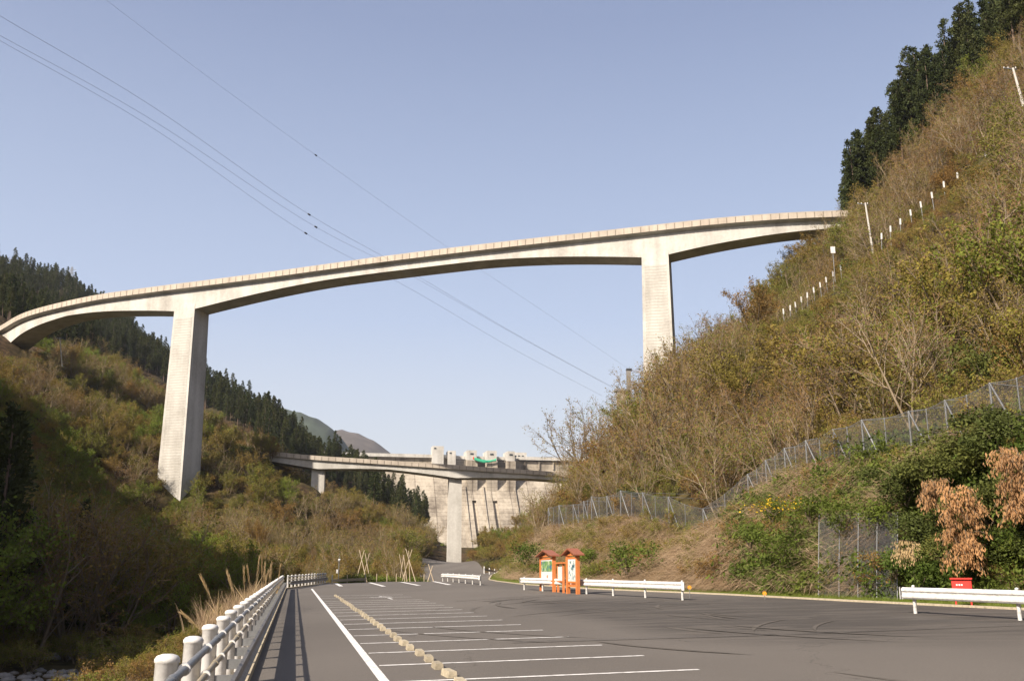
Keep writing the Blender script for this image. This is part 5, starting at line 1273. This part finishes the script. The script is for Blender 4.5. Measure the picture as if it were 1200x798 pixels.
# ------------------------------------------------------------------ poles and posts on the right slope
def upole(top, bottom, D, label, arms=1, ang=0):
    a_ = at(*top, D); b_ = at(*bottom, D); rt = empty('utility_pole', b_, label, 'utility pole', 'utility poles on the valley slopes'); L = a_-b_
    mb = MB(); mb.tube([Vector((0,0,0))-L*.4, L], [.2, .13], 10); mb.build('pole', M['pole'], rt)
    for k_ in range(arms):
        c = L*(1-.03-.08*k_); w_ = 1.3
        mb = MB(); mb.bar(c+Vector((-w_,-.2,.0)), c+Vector((w_*.45,.2,0)), .12, .12); mb.build('crossarm', M['galv'], rt)
        for t in (-1.2,-.65,.35):
            mb = MB(); mb.lathe([(.04,0),(.09,.05),(.05,.1),(.09,.15),(.03,.22)], 8, (c.x+t, c.y, c.z+.06)); mb.build('insulator', M['white'], rt)
    return rt
upole((1014,238), (1022,289), 150, 'leaning utility pole with crossarm at the right end of the high bridge')
upole((1187,80), (1196,112), 118, 'utility pole with crossarm high at the right picture edge')
upole((70,396), (72,420), 290, 'small pale pole standing on the left slope below the bridge')
p = at(737,434,140); b_ = at(737,475,140)
rt = empty('cable_tower', b_, 'dark concrete cable anchor post with a side platform on the spur', 'post'); L = p-b_
mb = MB(); mb.box(L*.5-Vector((0,0,1)), (.62,.62,L.z+2)); mb.build('column', M['dullsteel'], rt)
mb = MB(); mb.box(L+Vector((0,0,.1)), (.8,.8,.25)); mb.build('cap', M['darkmetal'], rt)
q = at(728,457,140)-b_; mb = MB(); mb.box(q+Vector((0,0,-.1)), (2.0,1.2,.35)); mb.build('platform', M['dullsteel'], rt)
mb = MB(); mb.box(q+Vector((0,0,-1.5)), (1.3,1.0,2.6)); mb.build('base_block', M['tanpipe'], rt)
mb = MB(); mb.box((0,0,0), (.2,.18,1.0)); wm = mb.mesh('guide_post', M['white'])
for i, (x, y, D) in enumerate(wp):
    q = at(x, y, D); o = link('guide_post', wm, None, q); o.rotation_euler = (0, .06*random.uniform(-1,1), 0)
    if x < 1000: tag(o, 'white road guide post in the lower row left of the leaning pole', 'post', 'white guide posts in the lower row')
    else: tag(o, 'white road guide post in the upper row climbing from the leaning pole', 'post', 'white guide posts in the upper row')
    # a thin footing hidden in the scrub carries each one
    g = float(T([q.x],[q.y])[0]); 
    if q.z-g > .6: mb = MB(); mb.tube([(0,0,-.6),(0,0,g-q.z-.3)], .05, 6); mb.build('stake', M['galv'], o)
q = at(976,293,166); rt = empty('road_sign', q, 'small pale square road sign on a post above the guide posts', 'sign')
mb = MB(); mb.box((0,0,0), (.8,.06,1.2)); mb.build('sign_plate', M['white'], rt); mb = MB(); mb.tube([(0,.08,-6),(0,.08,.7)], .06, 7); mb.build('pole', M['galv'], rt)

# ------------------------------------------------------------------ overhead cables
def cable(name, label, pts, r, markers):
    P_ = [at(*p) for p in pts]; Q = spline(P_, 60); mb = MB(); o0 = Q[0].copy(); mb.tube([q-o0 for q in Q], r, 5, True)
    rt = empty(name, o0, label, 'cable', 'overhead cables across the valley'); mb.build('wire', M['wire'], rt)
    for (x, y) in markers:
        i = min(range(60), key=lambda i: abs(proj([Q[i]])[0][0]-x)); j = min(i+1, 59); q = Q[i]-o0
        mb = MB(); d = (Q[j]-Q[max(i-1,0)]).normalized(); mb.tube([q-d*.16, q+d*.16], .085, 8); mb.build('marker', M['darkmetal'], rt)
    return rt
cable('overhead_cable', 'upper of the three close cables, ending at the anchor post', [(-60,-20,58),(0,19,62),(180,126,78),(355,247,95),(480,318,108),(600,389,124),(724,457,139)], .013, [(355,247)])
cable('overhead_cable', 'middle of the three close cables', [(-60,8,60),(0,42,64),(180,142,80),(363,262,97),(480,322,110),(600,390,125),(728,460,140)], .012, [(363,262)])
cable('overhead_cable', 'lowest of the three close cables', [(-60,14,62),(0,48,66),(180,151,82),(351,269,97),(480,338,110),(600,408,124),(706,464,139)], .012, [(351,269)])
cable('overhead_cable', 'thin single cable high above the other three', [(90,-30,90),(124,0,94),(250,95,105),(377,187,118),(520,287,130),(640,367,142),(736,432,150)], .011, [(377,187)])
# lattice pylon on the left mountain
q = at(82,337,760); rt = empty('pylon', q, 'small lattice power pylon on the left mountain skyline', 'pylon'); Hh = 17
for sx in (-1,1):
    for sy in (-1,1):
        mb = MB(); mb.tube([(sx*2,sy*2,-4),(sx*.5,sy*.5,Hh)], .16, 5); mb.build('leg', M['galv'], rt)
for k_, z in enumerate((9,12,15)):
    mb = MB(); mb.bar((-3.6,0,z), (3.6,0,z), .35, .3); mb.build('crossarm', M['galv'], rt)
mb = MB()
for z in np.arange(-2, Hh, 2.2):
    a_ = 2-1.5*(z+4)/(Hh+4); b_ = 2-1.5*(z+6.2)/(Hh+4)
    for s1 in (-1,1): mb.tube([(-a_*s1,-a_,z),(b_*s1,-b_,z+2.2)], .08, 4); mb.tube([(-a_*s1,a_,z),(b_*s1,b_,z+2.2)], .08, 4)
mb.build('bracing', M['galv'], rt)
# plants whose labels still coincide are told apart by their order from the left of the view
same = {}
for o in C.objects:
    if o.parent is None and o.get('label') and o.get('category') in ('tree', 'bush', 'reed', 'post', 'shrub'): same.setdefault(o['label'], []).append(o)
for lb_, os_ in same.items():
    if len(os_) < 2: continue
    os_.sort(key=lambda o: proj([tuple(o.location)])[0][0])
    for i, o in enumerate(os_): o['label'] = ' '.join(lb_.split()[:13])+', '+('left one' if len(os_) == 2 and i == 0 else 'right one' if len(os_) == 2 else ordw(i+1)+' from left')
# ------------------------------------------------------------------ haze
mb = MB(); mb.box((0, 1300, 345), (5200, 5400, 780)); hz = bpy.data.materials.new('haze'); hz.use_nodes = True
hz.node_tree.nodes.remove(hz.node_tree.nodes['Principled BSDF']); pv = hz.node_tree.nodes.new('ShaderNodeVolumePrincipled'); pv.inputs['Density'].default_value = .00006; pv.inputs['Color'].default_value = (.86,.90,1,1); pv.inputs['Anisotropy'].default_value = .2
hz.node_tree.links.new(pv.outputs[0], hz.node_tree.nodes['Material Output'].inputs['Volume']); tag(mb.build('haze', hz), kind='stuff')
bpy.context.view_layer.update()
